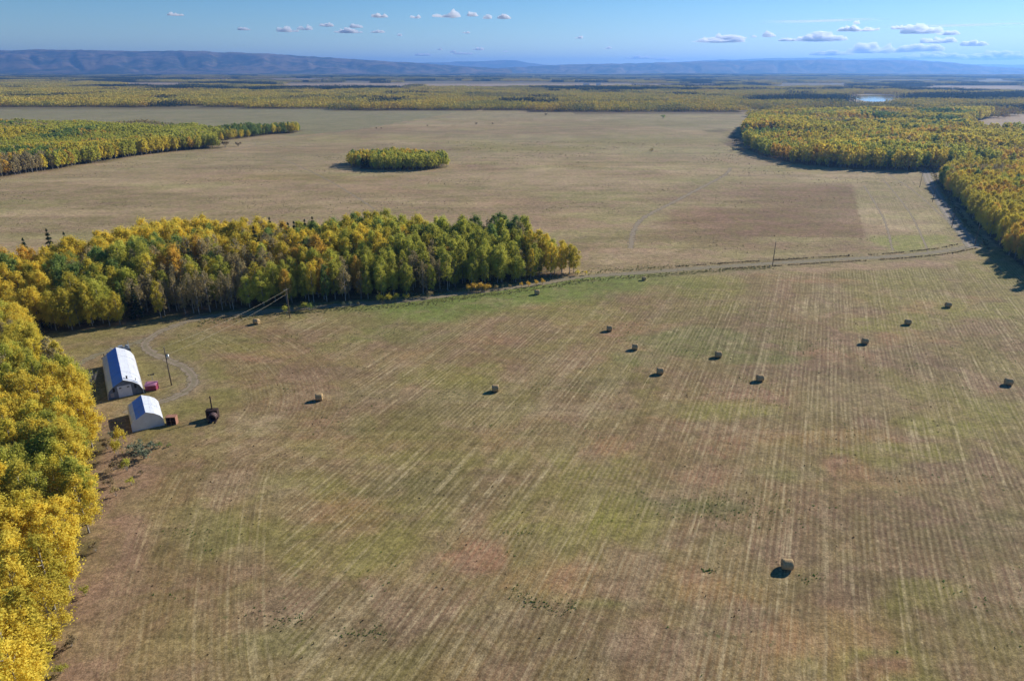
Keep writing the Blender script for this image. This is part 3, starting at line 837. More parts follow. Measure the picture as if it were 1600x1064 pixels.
# spruces standing out of the middle wood are things; the few others too
def make_spruce(x, y, h, label, group):
    s = random.randrange(3)
    e = empty('spruce_tree', (x, y, 0), random.random() * 6.28); k = h / 13.0; e.scale = (k * 1.25, k * 1.25, k)
    tag(e, label, 'tree', group)
    o = bpy.data.objects.new('trunk', SPT[s]); ROOT.objects.link(o); o.parent = e
    o = bpy.data.objects.new('crown', SPC[s]); ROOT.objects.link(o); o.parent = e
SPT = []; SPC = []
for s in range(3):
    cr, tr = spruce_shape(900 + s, 13.0, 1.9, 2200, .42); tr.materials.append(DBARK); cr.materials.append(LEAF['spruce']); SPT.append(tr); SPC.append(cr)
for i, (u, v, lab) in enumerate(((34, 376, 'dark spruce leftmost of those above the middle wood'), (71, 362, 'tall dark spruce poking up near the left end of the middle wood'),
        (98, 367, 'dark spruce with a broad top right of the leftmost pair'), (420, 344, 'slim tall spruce above the middle of the wood, left of a close group'),
        (449, 352, 'shortest spruce of the close group behind the wood'), (458, 350, 'broad dark spruce in the close group behind the wood'),
        (475, 347, 'slender spruce in the close group behind the wood'), (487, 343, 'rightmost and highest spruce of the close group behind the wood'),
        (395, 358, 'small spruce half hidden among yellow crowns behind the wood'))):
    h = 20.5; x, y = G(u, v - 6, h); make_spruce(x, y, h, lab, 'dark spruces rising over the middle wood')
# the rest of the near woods
labs = {'left': 'mass of yellow and green autumn aspens making up the left wood', 'middle': 'mass of yellow and green autumn trees filling the middle wood behind its edge', 'right': 'mass of golden autumn aspens right of the gravel road'}
rr = np.random.default_rng(77)
for wn in ('left', 'middle', 'right'):
    R_ = [q for q in near if q['w'] == wn and id(q) not in ids]
    if not R_: continue
    scatter('aspen_wood', PH, [(q['x'], q['y'], 0) for q in R_], [rr.integers(NS) * 7 + q['c'] for q in R_], rr.random(len(R_)) * 6.28,
            [(q['h'] / 13 * w_, q['h'] / 13 * w_, q['h'] / 13) for q, w_ in zip(R_, rr.uniform(.9, 1.4, len(R_)))], labs[wn], 'wood')
# woods a few hundred metres off
def mid_wood(name, poly, sp, h0, h1, probs, label, cat, seed, excl=None, ymax=1e9, name2=None):
    rng = np.random.default_rng(seed)
    x, y = fill(poly, sp, rng, excl=excl)
    m = inview(x, y, 120) & (y < ymax); x, y = x[m], y[m]
    ci = pick(x, y, rng, probs, 75.0)
    hh = h0 + (h1 - h0) * (.35 * rng.random(len(x)) + .75 * sstep(.3, .7, fbm(x / 60, y / 60, 3, seed)))
    w_ = rng.uniform(.8, 1.45, len(x))
    k = hh / 13
    return scatter(name, PC, np.stack([x, y, 0 * x], -1), rng.integers(0, NM, len(x)) * 7 + ci, rng.random(len(x)) * 6.28, np.stack([k * w_, k * w_, k], -1), label, cat)
def w3probs(x, y):
    w = np.tile(np.array([.20, .03, .01, .42, .20, .24, .01]), (len(x), 1))
    gx0, gy0 = G(235, 238, 5); d = np.hypot((x - gx0) / 26, (y - gy0) / 22); w[:, 1] += 5 * np.exp(-d ** 2)
    return w
mid_wood('aspen_wood', W3, 4.2, 9, 14, w3probs, 'olive and yellow wood reaching into the upper field from the left edge', 'wood', 31)
mid_wood('tree_row', W3row, 5.5, 7, 13, const(.2, .02, 0, .35, .4, .05, 0), 'thin row of green trees tailing off the upper left wood', 'tree row', 32)
mid_wood('tree_grove', W4, 4.4, 9.5, 12.5, const(.14, .08, .02, .30, 1.1, .03, .14), 'small oval grove standing alone in the middle of the upper field', 'grove', 33)
def exclW6(x, y): return inpoly(x, y, CLEAR) | (np.hypot(x - G(1450, 268)[0], y - G(1450, 268)[1]) < 8)
mid_wood('aspen_wood', W6, 5.4, 10, 17, const(.44, .16, .045, .24, .08, .08, .04), 'deep mixed autumn wood along the far right side of the upper field', 'wood', 34, exclW6, 1150)

# far woods: patches of many simple trees
def patch_shape(seed, size, sp, conifer=False, n_leaf=16):
    rng = np.random.default_rng(seed); x, y = np.meshgrid(np.arange(-size / 2, size / 2, sp), np.arange(-size / 2, size / 2, sp))
    x = x.ravel() + rng.uniform(-.45, .45, x.size) * sp; y = y.ravel() + rng.uniform(-.45, .45, y.size) * sp
    V = []; TN = []
    for i in range(len(x)):
        h = rng.uniform(9, 14.5); r = rng.uniform(2.0, 3.3)
        nl = n_leaf
        if conifer:
            h *= 1.15; f = rng.random(nl); rad = r * .75 * (1 - f)
            z = h * (.08 + .92 * f)
        else:
            f = rng.random(nl); rad = r * np.sqrt(np.maximum(0.05, 1 - (2 * f - 1) ** 2)); z = h * (.25 + .75 * f)
        w = rng.random(nl) * 6.283
        p = np.stack([x[i] + np.cos(w) * rad, y[i] + np.sin(w) * rad, z], -1)
        nr = np.stack([np.cos(w), np.sin(w), 2 * f - .6], -1) + rng.normal(size=(nl, 3)) * .5; nr /= np.linalg.norm(nr, axis=1)[:, None]
        a = np.cross(nr, rng.normal(size=(nl, 3))); a /= np.linalg.norm(a, axis=1)[:, None]; b = np.cross(nr, a)
        s = (2.4 if not conifer else 1.9) * (.6 + .6 * rng.random(nl))[:, None]
        V.append(np.stack([p - a * s / 2, p - b * s / 2, p + a * s / 2, p + b * s / 2], 1).reshape(-1, 3))
        TN.append(np.repeat(np.clip(rng.random() * .7 + .3 * rng.random(nl), 0, 1), 4))
    V = np.vstack(V); return np_mesh('patch', V, np.arange(len(V)).reshape(-1, 4), {'tint': np.concatenate(TN)})
def far_leaf(name, cols, scale):
    t = NT(name); pos = t.pos(); tint = t.attr('tint')
    n = t.noise(pos, scale, 3, .6); n_ = t.noise(pos, .045, 3, .7)
    v = t.math('ADD', t.math('ADD', t.math('MULTIPLY', n, .9), t.math('MULTIPLY', n_, .5)), t.math('MULTIPLY', tint, .30))
    cr = t.n('ShaderNodeValToRGB'); cr.color_ramp.interpolation = 'LINEAR'
    t.l(t.mr(v, .58, 1.08), cr.inputs[0])
    els = cr.color_ramp.elements
    while len(els) < len(cols): els.new(.5)
    for i, c_ in enumerate(cols): els[i].position = i / (len(cols) - 1); els[i].color = (*c_, 1)
    d = t.n('ShaderNodeBsdfDiffuse'); t.l(cr.outputs[0], d.inputs[0]); tr = t.n('ShaderNodeBsdfTranslucent'); t.l(cr.outputs[0], tr.inputs[0])
    m = t.n('ShaderNodeMixShader'); m.inputs[0].default_value = .25; t.l(d.outputs[0], m.inputs[1]); t.l(tr.outputs[0], m.inputs[2])
    return t.done(m.outputs[0])
FM = [far_leaf('far_yellow_leaves', [(.24, .24, .06), (.46, .40, .075), (.60, .48, .08), (.64, .48, .07), (.50, .34, .08)], .006),
      far_leaf('far_mixed_leaves', [(.07, .09, .035), (.20, .20, .06), (.38, .33, .08), (.46, .36, .08), (.36, .22, .09)], .004),
      far_leaf('far_conifer_needles', [(.02, .035, .022), (.03, .05, .028), (.05, .065, .035), (.06, .08, .04), (.16, .13, .05)], .004)]
PF = bpy.data.collections.new('far_shapes'); PS = 60.0
k = 0
for mi_ in range(3):
    for s in range(3):
        me = patch_shape(1000 + 10 * mi_ + s, PS, 5.2, mi_ == 2); me.materials.append(FM[mi_]); proto(PF, me, k); k += 1
def far_wood(name, test, x0, x1, y0, y1, kindf, label, seed, step=PS * .92):
    rng = np.random.default_rng(seed)
    x, y = np.meshgrid(np.arange(x0, x1, step), np.arange(y0, y1, step)); x = x.ravel() + rng.uniform(-6, 6, x.size); y = y.ravel() + rng.uniform(-6, 6, y.size)
    m = test(x, y) & inview(x, y, 150); x, y = x[m], y[m]
    kk = kindf(x, y, rng)
    z = sstep(2500, 6000, np.hypot(x, y)) * (fbm(x / 1500, y / 1500, 3, 95) - .5) * 30
    sc = rng.uniform(.95, 1.12, len(x))
    return scatter(name, PF, np.stack([x, y, z], -1), kk * 3 + rng.integers(0, 3, len(x)), rng.integers(0, 4, len(x)) * 1.5708 + rng.uniform(-.2, .2, len(x)), np.stack([sc, sc, rng.uniform(.8, 1.15, len(x))], -1), label, 'wood')
def band_test(x, y): return (inpoly(x, y - 32, W5a) | inpoly(x, y - 32, W5b))
far_wood('aspen_wood', band_test, -1700, 800, 1330, 2400, lambda x, y, r: np.where(fbm(x / 180, y / 120, 3, 63) < .60, np.where(r.random(len(x)) < .95, 0, 1), np.where(r.random(len(x)) < .7, 1, 2)),
         'long yellow band of young aspens along the top of the upper field', 51)
LKX = G(1357, 154)[0]
def pond_gap(x, y): return (np.abs(x - LKX * y / G(1357, 154)[1]) < 62) & (y > 1400) & (y < 2260)
CORR = GP([(1150, 179), (1206, 174), (1196, 168), (1182, 160), (1177, 156), (1158, 157), (1166, 166)])
def r6_test(x, y): return inpoly(x, y, W6) & (y > 1110) & ~inpoly(x, y, CLEAR) & ~pond_gap(x, y)
far_wood('aspen_wood', r6_test, 200, 3500, 1100, 2400, lambda x, y, r: np.where(fbm(x / 220, y / 160, 3, 61) > .50, 0, np.where(fbm(x / 130, y / 130, 3, 62) > .6, 2, 1)), 'far part of the mixed autumn wood on the right towards the pond', 52)
lk = GP([(1357, 154)])[0]
def plain_test(x, y):
    m = ~(inpoly(x, y, W5a) | inpoly(x, y, W5b) | inpoly(x, y, W6)) & (y > 1560)
    m &= ~pond_gap(x, y) & ~inpoly(x, y, CORR)
    m &= ~(inpoly(x, y + 30, LAKE[:-1]) | inpoly(x, y - 30, LAKE[:-1]) | (np.hypot((x - lk[0]) / 80, (y - lk[1] + 200) / 240) < 1))
    for q in FARFIELDS: m &= ~inpoly(x, y, q)
    m &= (fbm(x / 600, y / 420, 3, 65) < .52) | (y < 2200)
    d, _, _ = polydist(x, y, ROAD_N[-4:]); return m
def plain_kind(x, y, r):
    n = fbm(x / 420, y / 260, 4, 66)
    k_ = np.where(n > .56, 2, np.where(n > .47, 1, 0))
    u = 800 + F * x / (y * math.cos(PITCH) + 26)
    dk = (u > 1240) & (y > 1650) & (y < 2700) & (n > .44)
    dk2 = (u > 560) & (u < 980) & (y > 3000) & (y < 4200) & (n > .47)
    k_ = np.where(dk | dk2, 2, k_)
    return np.where((y > 4500) & (k_ == 0), 1, k_)
far_wood('plain_forest', plain_test, -8500, 8500, 1560, 9300, plain_kind, 'patchwork of autumn forest covering the plain out to the hills', 53, PS * .98)

# ------------------------------------------------------------------ shrubs and verge plants
def shrub_shape(seed, h, r, n, leaf, stems=7):
    rng = np.random.default_rng(seed); cs = []; rs = []; tb = MB()
    for i in range(stems):
        w = i * 2.4 + rng.random(); d = r * (.15 + .6 * rng.random()); z = h * (.45 + .45 * rng.random())
        cs.append((math.cos(w) * d, math.sin(w) * d, z)); rs.append(r * (.30 + .18 * rng.random()))
        tb.tube([(0, 0, -.1), (math.cos(w) * d * .5, math.sin(w) * d * .5, z * .55), (math.cos(w) * d, math.sin(w) * d, z + .1 * h)], [.035, .025, .01], 4, cap=False)
    v, q, tn = leaf_cloud(rng, cs, rs, n, leaf, flat=1.1, shell=.3)
    return np_mesh('foliage', v, q, {'tint': tn}), tb.mesh('stems')
SH = [shrub_shape(40 + i, 2.6, 1.5, 420, .26) for i in range(4)]
for _, s_ in SH: s_.materials.append(BARK)
SHM = {}
def shrub(u, v, h, c, label, group=None, name='shrub', wide=1.0):
    s = random.randrange(4)
    if (s, c) not in SHM: SHM[s, c] = with_mat(SH[s][0], LEAF[c])
    x, y = G(u, v)
    e = empty(name, (x, y, 0), random.random() * 6.28); k = h / 2.9; e.scale = (k * wide, k * wide, k)
    tag(e, label, 'shrub', group)
    for nm, me in (('stems', SH[s][1]), ('foliage', SHM[s, c])):
        o = bpy.data.objects.new(nm, me); ROOT.objects.link(o); o.parent = e
for u, v, h in ((732, 457, 3.0), (741, 456, 3.4), (750, 455, 3.2), (758, 455, 2.8), (764, 454, 2.2)):
    shrub(u, v, h, 'orange', 'orange shrub in the clump at the right centre of the farm road verge', 'orange shrubs in one clump by the farm road')
for u, v, h in ((592, 472, 2.8), (600, 472, 3.0), (610, 471, 2.7), (620, 470, 2.9), (634, 469, 2.6)):
    shrub(u, v, h, 'yellow', 'yellow-green shrub in the clump left of the orange shrubs on the verge', 'yellow-green shrubs in one clump by the farm road')
for u, v, h in ((815, 449, 1.8), (826, 448, 2.0), (838, 446, 2.2), (848, 444, 2.2)):
    shrub(u, v, h, 'orange', 'small orange brown shrub on the verge near the right tip of the wood', 'small orange shrubs near the wood tip')
for u, v, h, c, l in ((447, 489, 2.4, 'lime', 'yellow-green bush at the foot of the utility pole by the wood'), (462, 487, 1.8, 'thin', 'small brownish bush right of the utility pole by the wood'),
                      (476, 485, 3.0, 'lime', 'taller lime bush right of the utility pole by the wood'), (484, 486, 2.8, 'green', 'dark green bush casting a long shadow right of the pole'),
                      (494, 484, 1.6, 'willow', 'small grey bush beside the dark green bush on the verge'), (538, 480, 1.8, 'willow', 'pale grey bush on the verge in front of the dark wood'),
                      (548, 479, 1.8, 'willow', 'second pale grey bush on the verge, right of its twin'), (560, 478, 1.4, 'thin', 'low brown bush on the verge left of the yellow-green clump'),
                      (672, 465, 2.4, 'thin', 'upright brownish bush alone on the verge left of the orange clump'), (668, 467, 1.4, 'willow', 'low grey bush beside the upright brownish bush'),
                      (776, 453, 1.8, 'thin', 'thin brown bush just right of the orange clump'), (785, 452, 1.6, 'willow', 'grey bush right of the orange clump'), (797, 451, 1.6, 'thin', 'third thin bush right of the orange clump'),
                      (915, 430, 1.8, 'gold', 'golden bush just beyond the right tip of the middle wood'), (902, 431, 2.6, 'yellow', 'yellow bush under the right tip of the middle wood')):
    shrub(u, v, h, c, l)
# shrubs near the small shed
for u, v, h, w, c, l in ((215, 706, 2.6, 1.5, 'willow', 'low blue-grey willow bush below the small shed, left one'), (226, 716, 2.6, 1.6, 'willow', 'low blue-grey willow bush below the small shed, lowest one'),
                      (236, 704, 2.0, 1.5, 'willow', 'low blue-grey willow bush below the small shed, right one'), (207, 716, 1.8, 1.3, 'willow', 'small grey willow beside the yellow sapling'),
                      (250, 699, 1.1, 1.6, 'green', 'low green tuft right of the willow bushes'), (264, 698, .8, 1.6, 'green', 'last low green tuft towards the field'),
                      (190, 700, 5.2, .55, 'gold', 'slender golden sapling left of the willow bushes'), (186, 716, 4.6, .6, 'yellow', 'slender yellow sapling below the golden one'),
                      (199, 736, 3.0, .8, 'lime', 'lime shrub below the two saplings'), (178, 735, 2.2, 1.1, 'brush', 'brown scrub between the wood and the saplings'),
                      (172, 760, 2.0, 1.2, 'brush', 'brown scrub at the wood edge below the saplings'), (206, 758, 1.6, 1.2, 'lime', 'low lime shrub at the field corner'),
                      (182, 775, 2.2, 1.0, 'thin', 'thin brown shrub at the wood edge above the bare strip'), (168, 702, 2.4, .9, 'brush', 'brown scrub at the wood edge above the saplings'),
                      (174, 684, 1.5, 1.0, 'willow', 'grey bush in the shadow end of the small shed'), (220, 742, 1.0, 1.4, 'brush', 'low brown scrub on the field corner'),
                      (160, 800, 2.0, 1.0, 'thin', 'brown sapling on the wood edge by the bare strip'), (150, 862, 1.8, 1.0, 'brush', 'brown scrub on the wood edge, mid way down'),
                      (134, 930, 1.6, 1.1, 'lime', 'low lime shrub on the wood edge near the bottom'), (112, 1010, 1.8, 1.2, 'brush', 'brown scrub on the wood edge at the bottom'),
                      (95, 1052, 1.6, 1.2, 'lime', 'lowest lime shrub at the bottom of the wood edge')):
    shrub(u, v, h, c, l, wide=w)
# bare shrub in the long shed's shadow
rng = np.random.default_rng(5); tb = MB()
for i in range(26):
    w = rng.random() * 6.28; tl_ = .35 + .5 * rng.random(); hh = 2.4 + 1.6 * rng.random()
    p1 = (math.cos(w) * tl_, math.sin(w) * tl_, hh * .5); p2 = (math.cos(w + .3) * tl_ * 2.2, math.sin(w + .3) * tl_ * 2.2, hh)
    tb.tube([(0, 0, 0), p1, p2], [.06, .045, .02], 4, cap=False)
    for k in range(4):
        w2 = w + rng.normal() * .8; q_ = (p1[0] + math.cos(w2) * .6, p1[1] + math.sin(w2) * .6, p1[2] + .8 + rng.random())
        tb.tube([p1, q_], [.035, .012], 3, cap=False)
x, y = G(146, 603)
e = empty('bare_shrub', (x, y, 0)); tag(e, 'leafless pale grey shrub in the shadow left of the long shed', 'shrub'); tb.build('branches', simple('grey_twigs', (.38, .36, .33)), e)
# small lone growths in the upper field
for u, v, h, c, l in ((853, 181, 4.5, 'brush', 'low brown brush pile alone at the top of the upper field'), (1036, 186, 6.5, 'green', 'small lone dark tree at the top of the upper field'),
                      (1018, 238, 4.0, 'thin', 'lone leaning bare sapling in the upper field'), (770, 195, 2.6, 'brush', 'dark brush dot in the upper field, rightmost of the scattered ones'),
                      (744, 195, 3.0, 'brush', 'pair-like dark brush dots in the upper field'), (668, 198, 2.2, 'brush', 'small dark brush dot left of the others in the upper field'),
                      (588, 202, 2.6, 'brush', 'dark brush dot on the track line, left one'), (596, 202, 2.2, 'brush', 'dark brush dot on the track line, right one'),
                      (1146, 212, 4.0, 'brush', 'grey brush at the upper end of the dark gully'), (1150, 224, 4.5, 'brush', 'grey brush midway in the dark gully'),
                      (1146, 236, 3.6, 'willow', 'grey willow at the lower end of the dark gully'), (1158, 238, 4.5, 'brush', 'brown brush between gully and wood'),
                      (1152, 204, 3.0, 'green', 'green brush above the gully beside the wood'), (1280, 259, 6.0, 'lime', 'rounded lime shrub at the foot of the far right wood'),
                      (1293, 260, 5.0, 'willow', 'rounded grey shrub at the foot of the far right wood'), (1318, 262, 4.5, 'thin', 'pale shrub at the foot of the far right wood'),
                      (352, 231, 7.0, 'brush', 'brown bush at the tip of the upper left wood'), (372, 229, 5.0, 'brush', 'second brown bush beyond the tip of the upper left wood')):
    shrub(u, v, h, c, l, wide=1.5)

# tall dark grass along the ditches, green tufts and clods over the field
def tufts(name, pts, size, mat, label, cat, blades=7):
    rng = np.random.default_rng(len(pts)); n = len(pts) * blades
    c_ = np.repeat(np.asarray(pts), blades, 0); s = np.repeat(np.asarray(size), blades)
    w = rng.random(n) * 6.283; d = s * .5 * rng.random(n)
    bx = c_[:, 0] + np.cos(w) * d; by = c_[:, 1] + np.sin(w) * d
    a = rng.random(n) * 3.14159; hw = s * .28; hgt = s * (.5 + .7 * rng.random(n)) * .8
    lx, ly = np.cos(a) * hw, np.sin(a) * hw; ox, oy = np.cos(w) * s * .3, np.sin(w) * s * .3
    v = np.stack([np.stack([bx - lx, by - ly, 0 * bx], -1), np.stack([bx + lx, by + ly, 0 * bx], -1),
                  np.stack([bx + lx * .5 + ox, by + ly * .5 + oy, hgt], -1), np.stack([bx - lx * .5 + ox, by - ly * .5 + oy, hgt * .9], -1)], 1).reshape(-1, 3)
    o = link(name, np_mesh(name, v, np.arange(n * 4).reshape(n, 4), {'tint': np.repeat(rng.random(n), 4)}), None, mat)
    tag(o, label, cat, kind='stuff'); return o
def along_line(line, off, spread, step, rng, a0=0, a1=1e9):
    out = []; acc = 0
    for i in range(len(line) - 1):
        (x1, y1), (x2, y2) = line[i], line[i + 1]; L = math.hypot(x2 - x1, y2 - y1); nx_, ny_ = -(y2 - y1) / L, (x2 - x1) / L
        k = max(1, int(L / step))
        for j in range(k):
            if not a0 <= acc + L * j / k <= a1: continue
            t_ = (j + rng.random()) / k; o_ = off + rng.normal() * spread
            out.append((x1 + (x2 - x1) * t_ + nx_ * o_, y1 + (y2 - y1) * t_ + ny_ * o_))
        acc += L
    return out
PTU = leaf_mat('pasture_tuft_blades', (.15, .12, .07), (.22, .175, .10), .15)
DGR = leaf_mat('ditch_grass_blades', (.10, .080, .045), (.19, .145, .075), .15)
PGR = leaf_mat('pale_grass_blades', (.30, .27, .12), (.22, .22, .08), .2)
TGR = leaf_mat('green_weed_blades', (.085, .17, .035), (.14, .22, .05), .35)
CLOD = leaf_mat('dark_clod_blades', (.06, .045, .03), (.10, .075, .045), .1)
rng = np.random.default_rng(9)
mid_start = 150
pts = along_line(ROAD_MID, 4.1, .35, .30, rng, 175) + along_line(ROAD_MID, -3.9, .25, .34, rng, 190) + along_line(ROAD_R, 5.5, .6, .30, rng)
m_ = fbm(np.array([p[0] for p in pts]) / 4, np.array([p[1] for p in pts]) / 4, 3, 4) > .40
pts = [p for p, k in zip(pts, m_) if k]
tufts('ditch_grass', pts, rng.uniform(.2, .5, len(pts)), DGR, 'dark dead grass lining both sides of the farm road', 'grass')
pts = along_line(ROAD_MID, -5.0, 1.3, .22, rng, 0, 210) + along_line(ROAD_MID, 5.0, 1.6, .3, rng, 60, 180) + along_line(ROAD_R, 4.5, 1.0, .4, rng)
tufts('verge_grass', pts, rng.uniform(.2, .5, len(pts)), PGR, 'pale green grass on the verge in front of the middle wood', 'grass')
def inside_field(x, y): return ~inpoly(x, y, HEAD + GP([(-2000, 1400), (-2000, 400), (265, 400)])) & (polydist(x, y, ROAD_MID)[0] > 9)
x = rng.uniform(-100, 190, 26000); y = rng.uniform(60, 230, 26000)
dn = fbm(x / 14, y / 10, 3, 44)
m_ = (y < 236 + x * .0) & inside_field(x, y) & inview(x, y, 10) & (dn > .66) & (rng.random(26000) < .5) & (y < 215 + x * .12)
tufts('field_weeds', np.stack([x[m_], y[m_]], -1), rng.uniform(.08, .26, m_.sum()), TGR, 'scattered small green weeds in the stubble field', 'weeds', 5)
x = rng.uniform(-100, 190, 2600); y = rng.uniform(60, 230, 2600)
m_ = inside_field(x, y) & inview(x, y, 10) & (fbm(x / 25, y / 20, 3, 46) > .5)
tufts('field_clods', np.stack([x[m_], y[m_]], -1), rng.uniform(.08, .26, m_.sum()), CLOD, 'scattered dark clods and dung spots in the stubble field', 'clods', 5)
x = rng.uniform(-420, 330, 22000); y = rng.uniform(235, 760, 22000)
dn = fbm(x / 45, y / 22, 4, 48); okp = (y > 262 + x * .12) & inview(x, y, 10) & (dn > .57)
for wp in (W2, W3, W4, W6, W7): okp &= ~inpoly(x, y, wp)
okp &= (polydist(x, y, ROAD_MID)[0] > 9) & (polydist(x, y, ROAD_R)[0] > 9)
tufts('pasture_tufts', np.stack([x[okp], y[okp]], -1), rng.uniform(.15, .55, okp.sum()) * (.6 + y[okp] / 1100), PTU, 'scattered dark dead tufts over the upper pasture', 'tufts', 4)
# arc of green weeds round the reddish patch
arc = smooth_line(GP([(800, 918), (815, 932), (838, 944), (870, 950), (905, 950)]), 6)
pts = along_line(arc, 0, .7, .09, rng)
for u, v, w_, n_ in ((1105, 892, .7, 34), (810, 832, 1.2, 30), (565, 990, 2.0, 70), (450, 967, 1.6, 40), (1095, 792, 7.5, 150), (1170, 795, 5.0, 80), (440, 962, 3.0, 30), (300, 830, 2.5, 40), (1268, 905, 1.2, 18), (705, 620, 3, 20)):
    cx_, cy_ = G(u, v); pts += [(cx_ + rng.normal() * w_, cy_ + rng.normal() * w_ * .45) for _ in range(n_)]
tufts('field_weeds', pts, rng.uniform(.08, .24, len(pts)), TGR, 'curved line of green weeds below the reddish patch', 'weeds', 5)

# ------------------------------------------------------------------ sheds
AX = -.5560
def metal(name, col, rough, met, seed=0, rib=2.2):
    t = NT(name); tc = t.n('ShaderNodeTexCoord').outputs['Object']
    n = t.noise(tc, .8, 5, .6); s = t.noise(t.mapv(tc, (6, .25, 6)), 1.2, 3)
    c = t.mix(t.math('MULTIPLY', t.mr(n, .4, .65), .35), col, tuple(q * .72 for q in col))
    c = t.mix(t.math('MULTIPLY', t.mr(s, .55, .68), .42), c, (.34, .27, .22))
    wv = t.n('ShaderNodeTexWave', wave_type='BANDS', bands_direction='Y'); t.l(tc, wv.inputs['Vector']); wv.inputs['Scale'].default_value = rib
    return t.done(t.bsdf(c, rough, met, .5, t.bump(wv.outputs['Fac'], .25, .03)))
ROOFM = metal('galvanised_roof', (.74, .77, .82), .38, .12)
ENDW = simple('blue_grey_steel', (.17, .21, .30), .55, .1, .4, .3, 1.5)
ENDS = simple('pale_steel_wall', (.66, .68, .73), .5, .25, .5, .15, .8)
DOORM = simple('pale_blue_door', (.66, .70, .82), .55, 0, .4, .12, 1.0)
DARK = simple('dark_opening', (.025, .025, .03), .4)
GLASS = simple('window_glass', (.03, .035, .045), .1, 0, .6)
FOOT = simple('concrete_footing', (.33, .31, .28), .9)
SKYREFM = metal('roof_painted_sky_reflection', (.10, .32, .88), .5, 0)  # sky reflection on the steel, put into the sheet's colour as blue
def quonset(x, y, Wd, L, hgt, label, prof, ncourse):
    e = empty('quonset_shed', (x, y, 0), -AX)
    # local +Y runs to the back, +X to the right
    tag(e, label, 'shed')
    th = .05
    for i in range(len(prof) - 1):
        (x1, z1), (x2, z2) = prof[i], prof[i + 1]
        for j in range(ncourse):
            y1 = L * j / ncourse - (.0 if j else .12); y2 = L * (j + 1) / ncourse
            lift = .055 * (j % 2)
            nx_, nz_ = -(z2 - z1), (x2 - x1); l_ = math.hypot(nx_, nz_); nx_, nz_ = nx_ / l_, nz_ / l_
            if j % 2: y1 -= .10; y2 += .10
            a1 = (x1 * Wd / 2 + nx_ * lift, z1 * hgt + nz_ * lift); a2 = (x2 * Wd / 2 + nx_ * lift, z2 * hgt + nz_ * lift)
            mb = MB()
            v = [(a1[0], y1, a1[1]), (a2[0], y1, a2[1]), (a2[0], y2, a2[1]), (a1[0], y2, a1[1]),
                 (a1[0] - nx_ * th, y1, a1[1] - nz_ * th), (a2[0] - nx_ * th, y1, a2[1] - nz_ * th), (a2[0] - nx_ * th, y2, a2[1] - nz_ * th), (a1[0] - nx_ * th, y2, a1[1] - nz_ * th)]
            mb.add(v, [(0, 3, 2, 1), (4, 5, 6, 7), (0, 1, 5, 4), (1, 2, 6, 5), (2, 3, 7, 6), (3, 0, 4, 7)])
            blue = i == 3  # facet left of the ridge carries the painted sky reflection
            pn = mb.build('roof_panel', SKYREFM if blue else ROOFM, e)
            if blue: pn['label'] = 'roof sheet beside the ridge with blue sky reflection painted in'
    return e
def endwall(e, prof, Wd, hgt, yy, mat, name='end_wall', inset=.97, t_=.08):
    mb = MB(); pts = [(px * Wd / 2 * inset, pz * hgt * (inset if pz > .05 else 1)) for px, pz in prof]; n = len(pts)
    v = [(a, yy, b) for a, b in pts] + [(a, yy + t_, b) for a, b in pts]
    mb.add(v, [tuple(range(n)), tuple(range(2 * n - 1, n - 1, -1))] + [(i, i + n, (i + 1) % n + n, (i + 1) % n) for i in range(n)])
    return mb.build(name, mat, e)
profA = [(-1, 0), (-.985, .26), (-.90, .50), (-.62, .70), (0, 1.0), (.50, .80), (.82, .58), (.97, .30), (1, 0)]
WA, LA, HA = 7.5, 23.4, 4.5
qa = quonset(-91.07, 145.0, WA, LA, HA, 'long arched steel shed with blue-grey front and pale door', profA, 4)
fw = endwall(qa, profA, WA, HA, .55, ENDW)
endwall(qa, profA, WA, HA, LA - .3, ENDW)
m = MB(); m.box((-.05, .50, 1.42), (2.9, .08, 2.84)); dr = m.build('door', DOORM, qa)
for sx in (-1, 1):
    m = MB(); m.box((-.05 + sx * .82, .452, 2.35), (.50, .03, .26)); m.build('window', GLASS, dr)
m = MB()
for i in range(4): m.box((-.05, .456, .45 + i * .5), (2.8, .02, .04))
m.build('rail', ENDS, dr)
for sx in (-1, 1):
    f_ = MB(); f_.box((sx * 2.25, .50, 2.15), (.46, .10, .95)); fo = f_.build('window', DARK, qa)
m = MB(); m.box((-2.75, .52, .9), (.75, .05, 1.0)); m.build('patch_panel', simple('faded_panel', (.36, .34, .38), .7), qa)
m = MB(); m.box((-3.72, LA / 2, .08), (.3, LA, .24)); m.box((3.72, LA / 2, .08), (.3, LA, .24)); m.build('footing', FOOT, qa)
m = MB(); m.tube([(.9, 1.3, 4.0), (.9, 1.3, 4.7)], .16, 10); m.tube([(.9, 1.3, 4.7), (.9, 1.3, 4.83)], [.26, .05], 10); m.build('vent', DARK, qa, True)
m = MB(); m.tube([(2.6, 1.4, 3.2), (2.6, 1.4, 3.75)], .07, 8); m.build('vent', DARK, qa, True)
# back end fittings seen over the roof
m = MB()
for xx in (-3.0, -2.2): m.tube([(xx, LA + .15, 1.9), (xx, LA + .15, 3.9 + .2 * xx)], .10, 6)
m.build('brace', DARK, qa)
profB = [(-1, 0), (-1, .42), (-.90, .58), (-.64, .70), (0, 1.0), (.48, .83), (.80, .64), (.97, .42), (1, 0)]
WB, LB, HB = 6.3, 9.4, 4.0
qb = quonset(-78.26, 129.79, WB, LB, HB, 'short arched steel shed with plain pale end wall in front', profB, 2)
endwall(qb, profB, WB, HB, .03, ENDS, inset=.985)
endwall(qb, profB, WB, HB, LB - .12, ENDS, inset=.985)

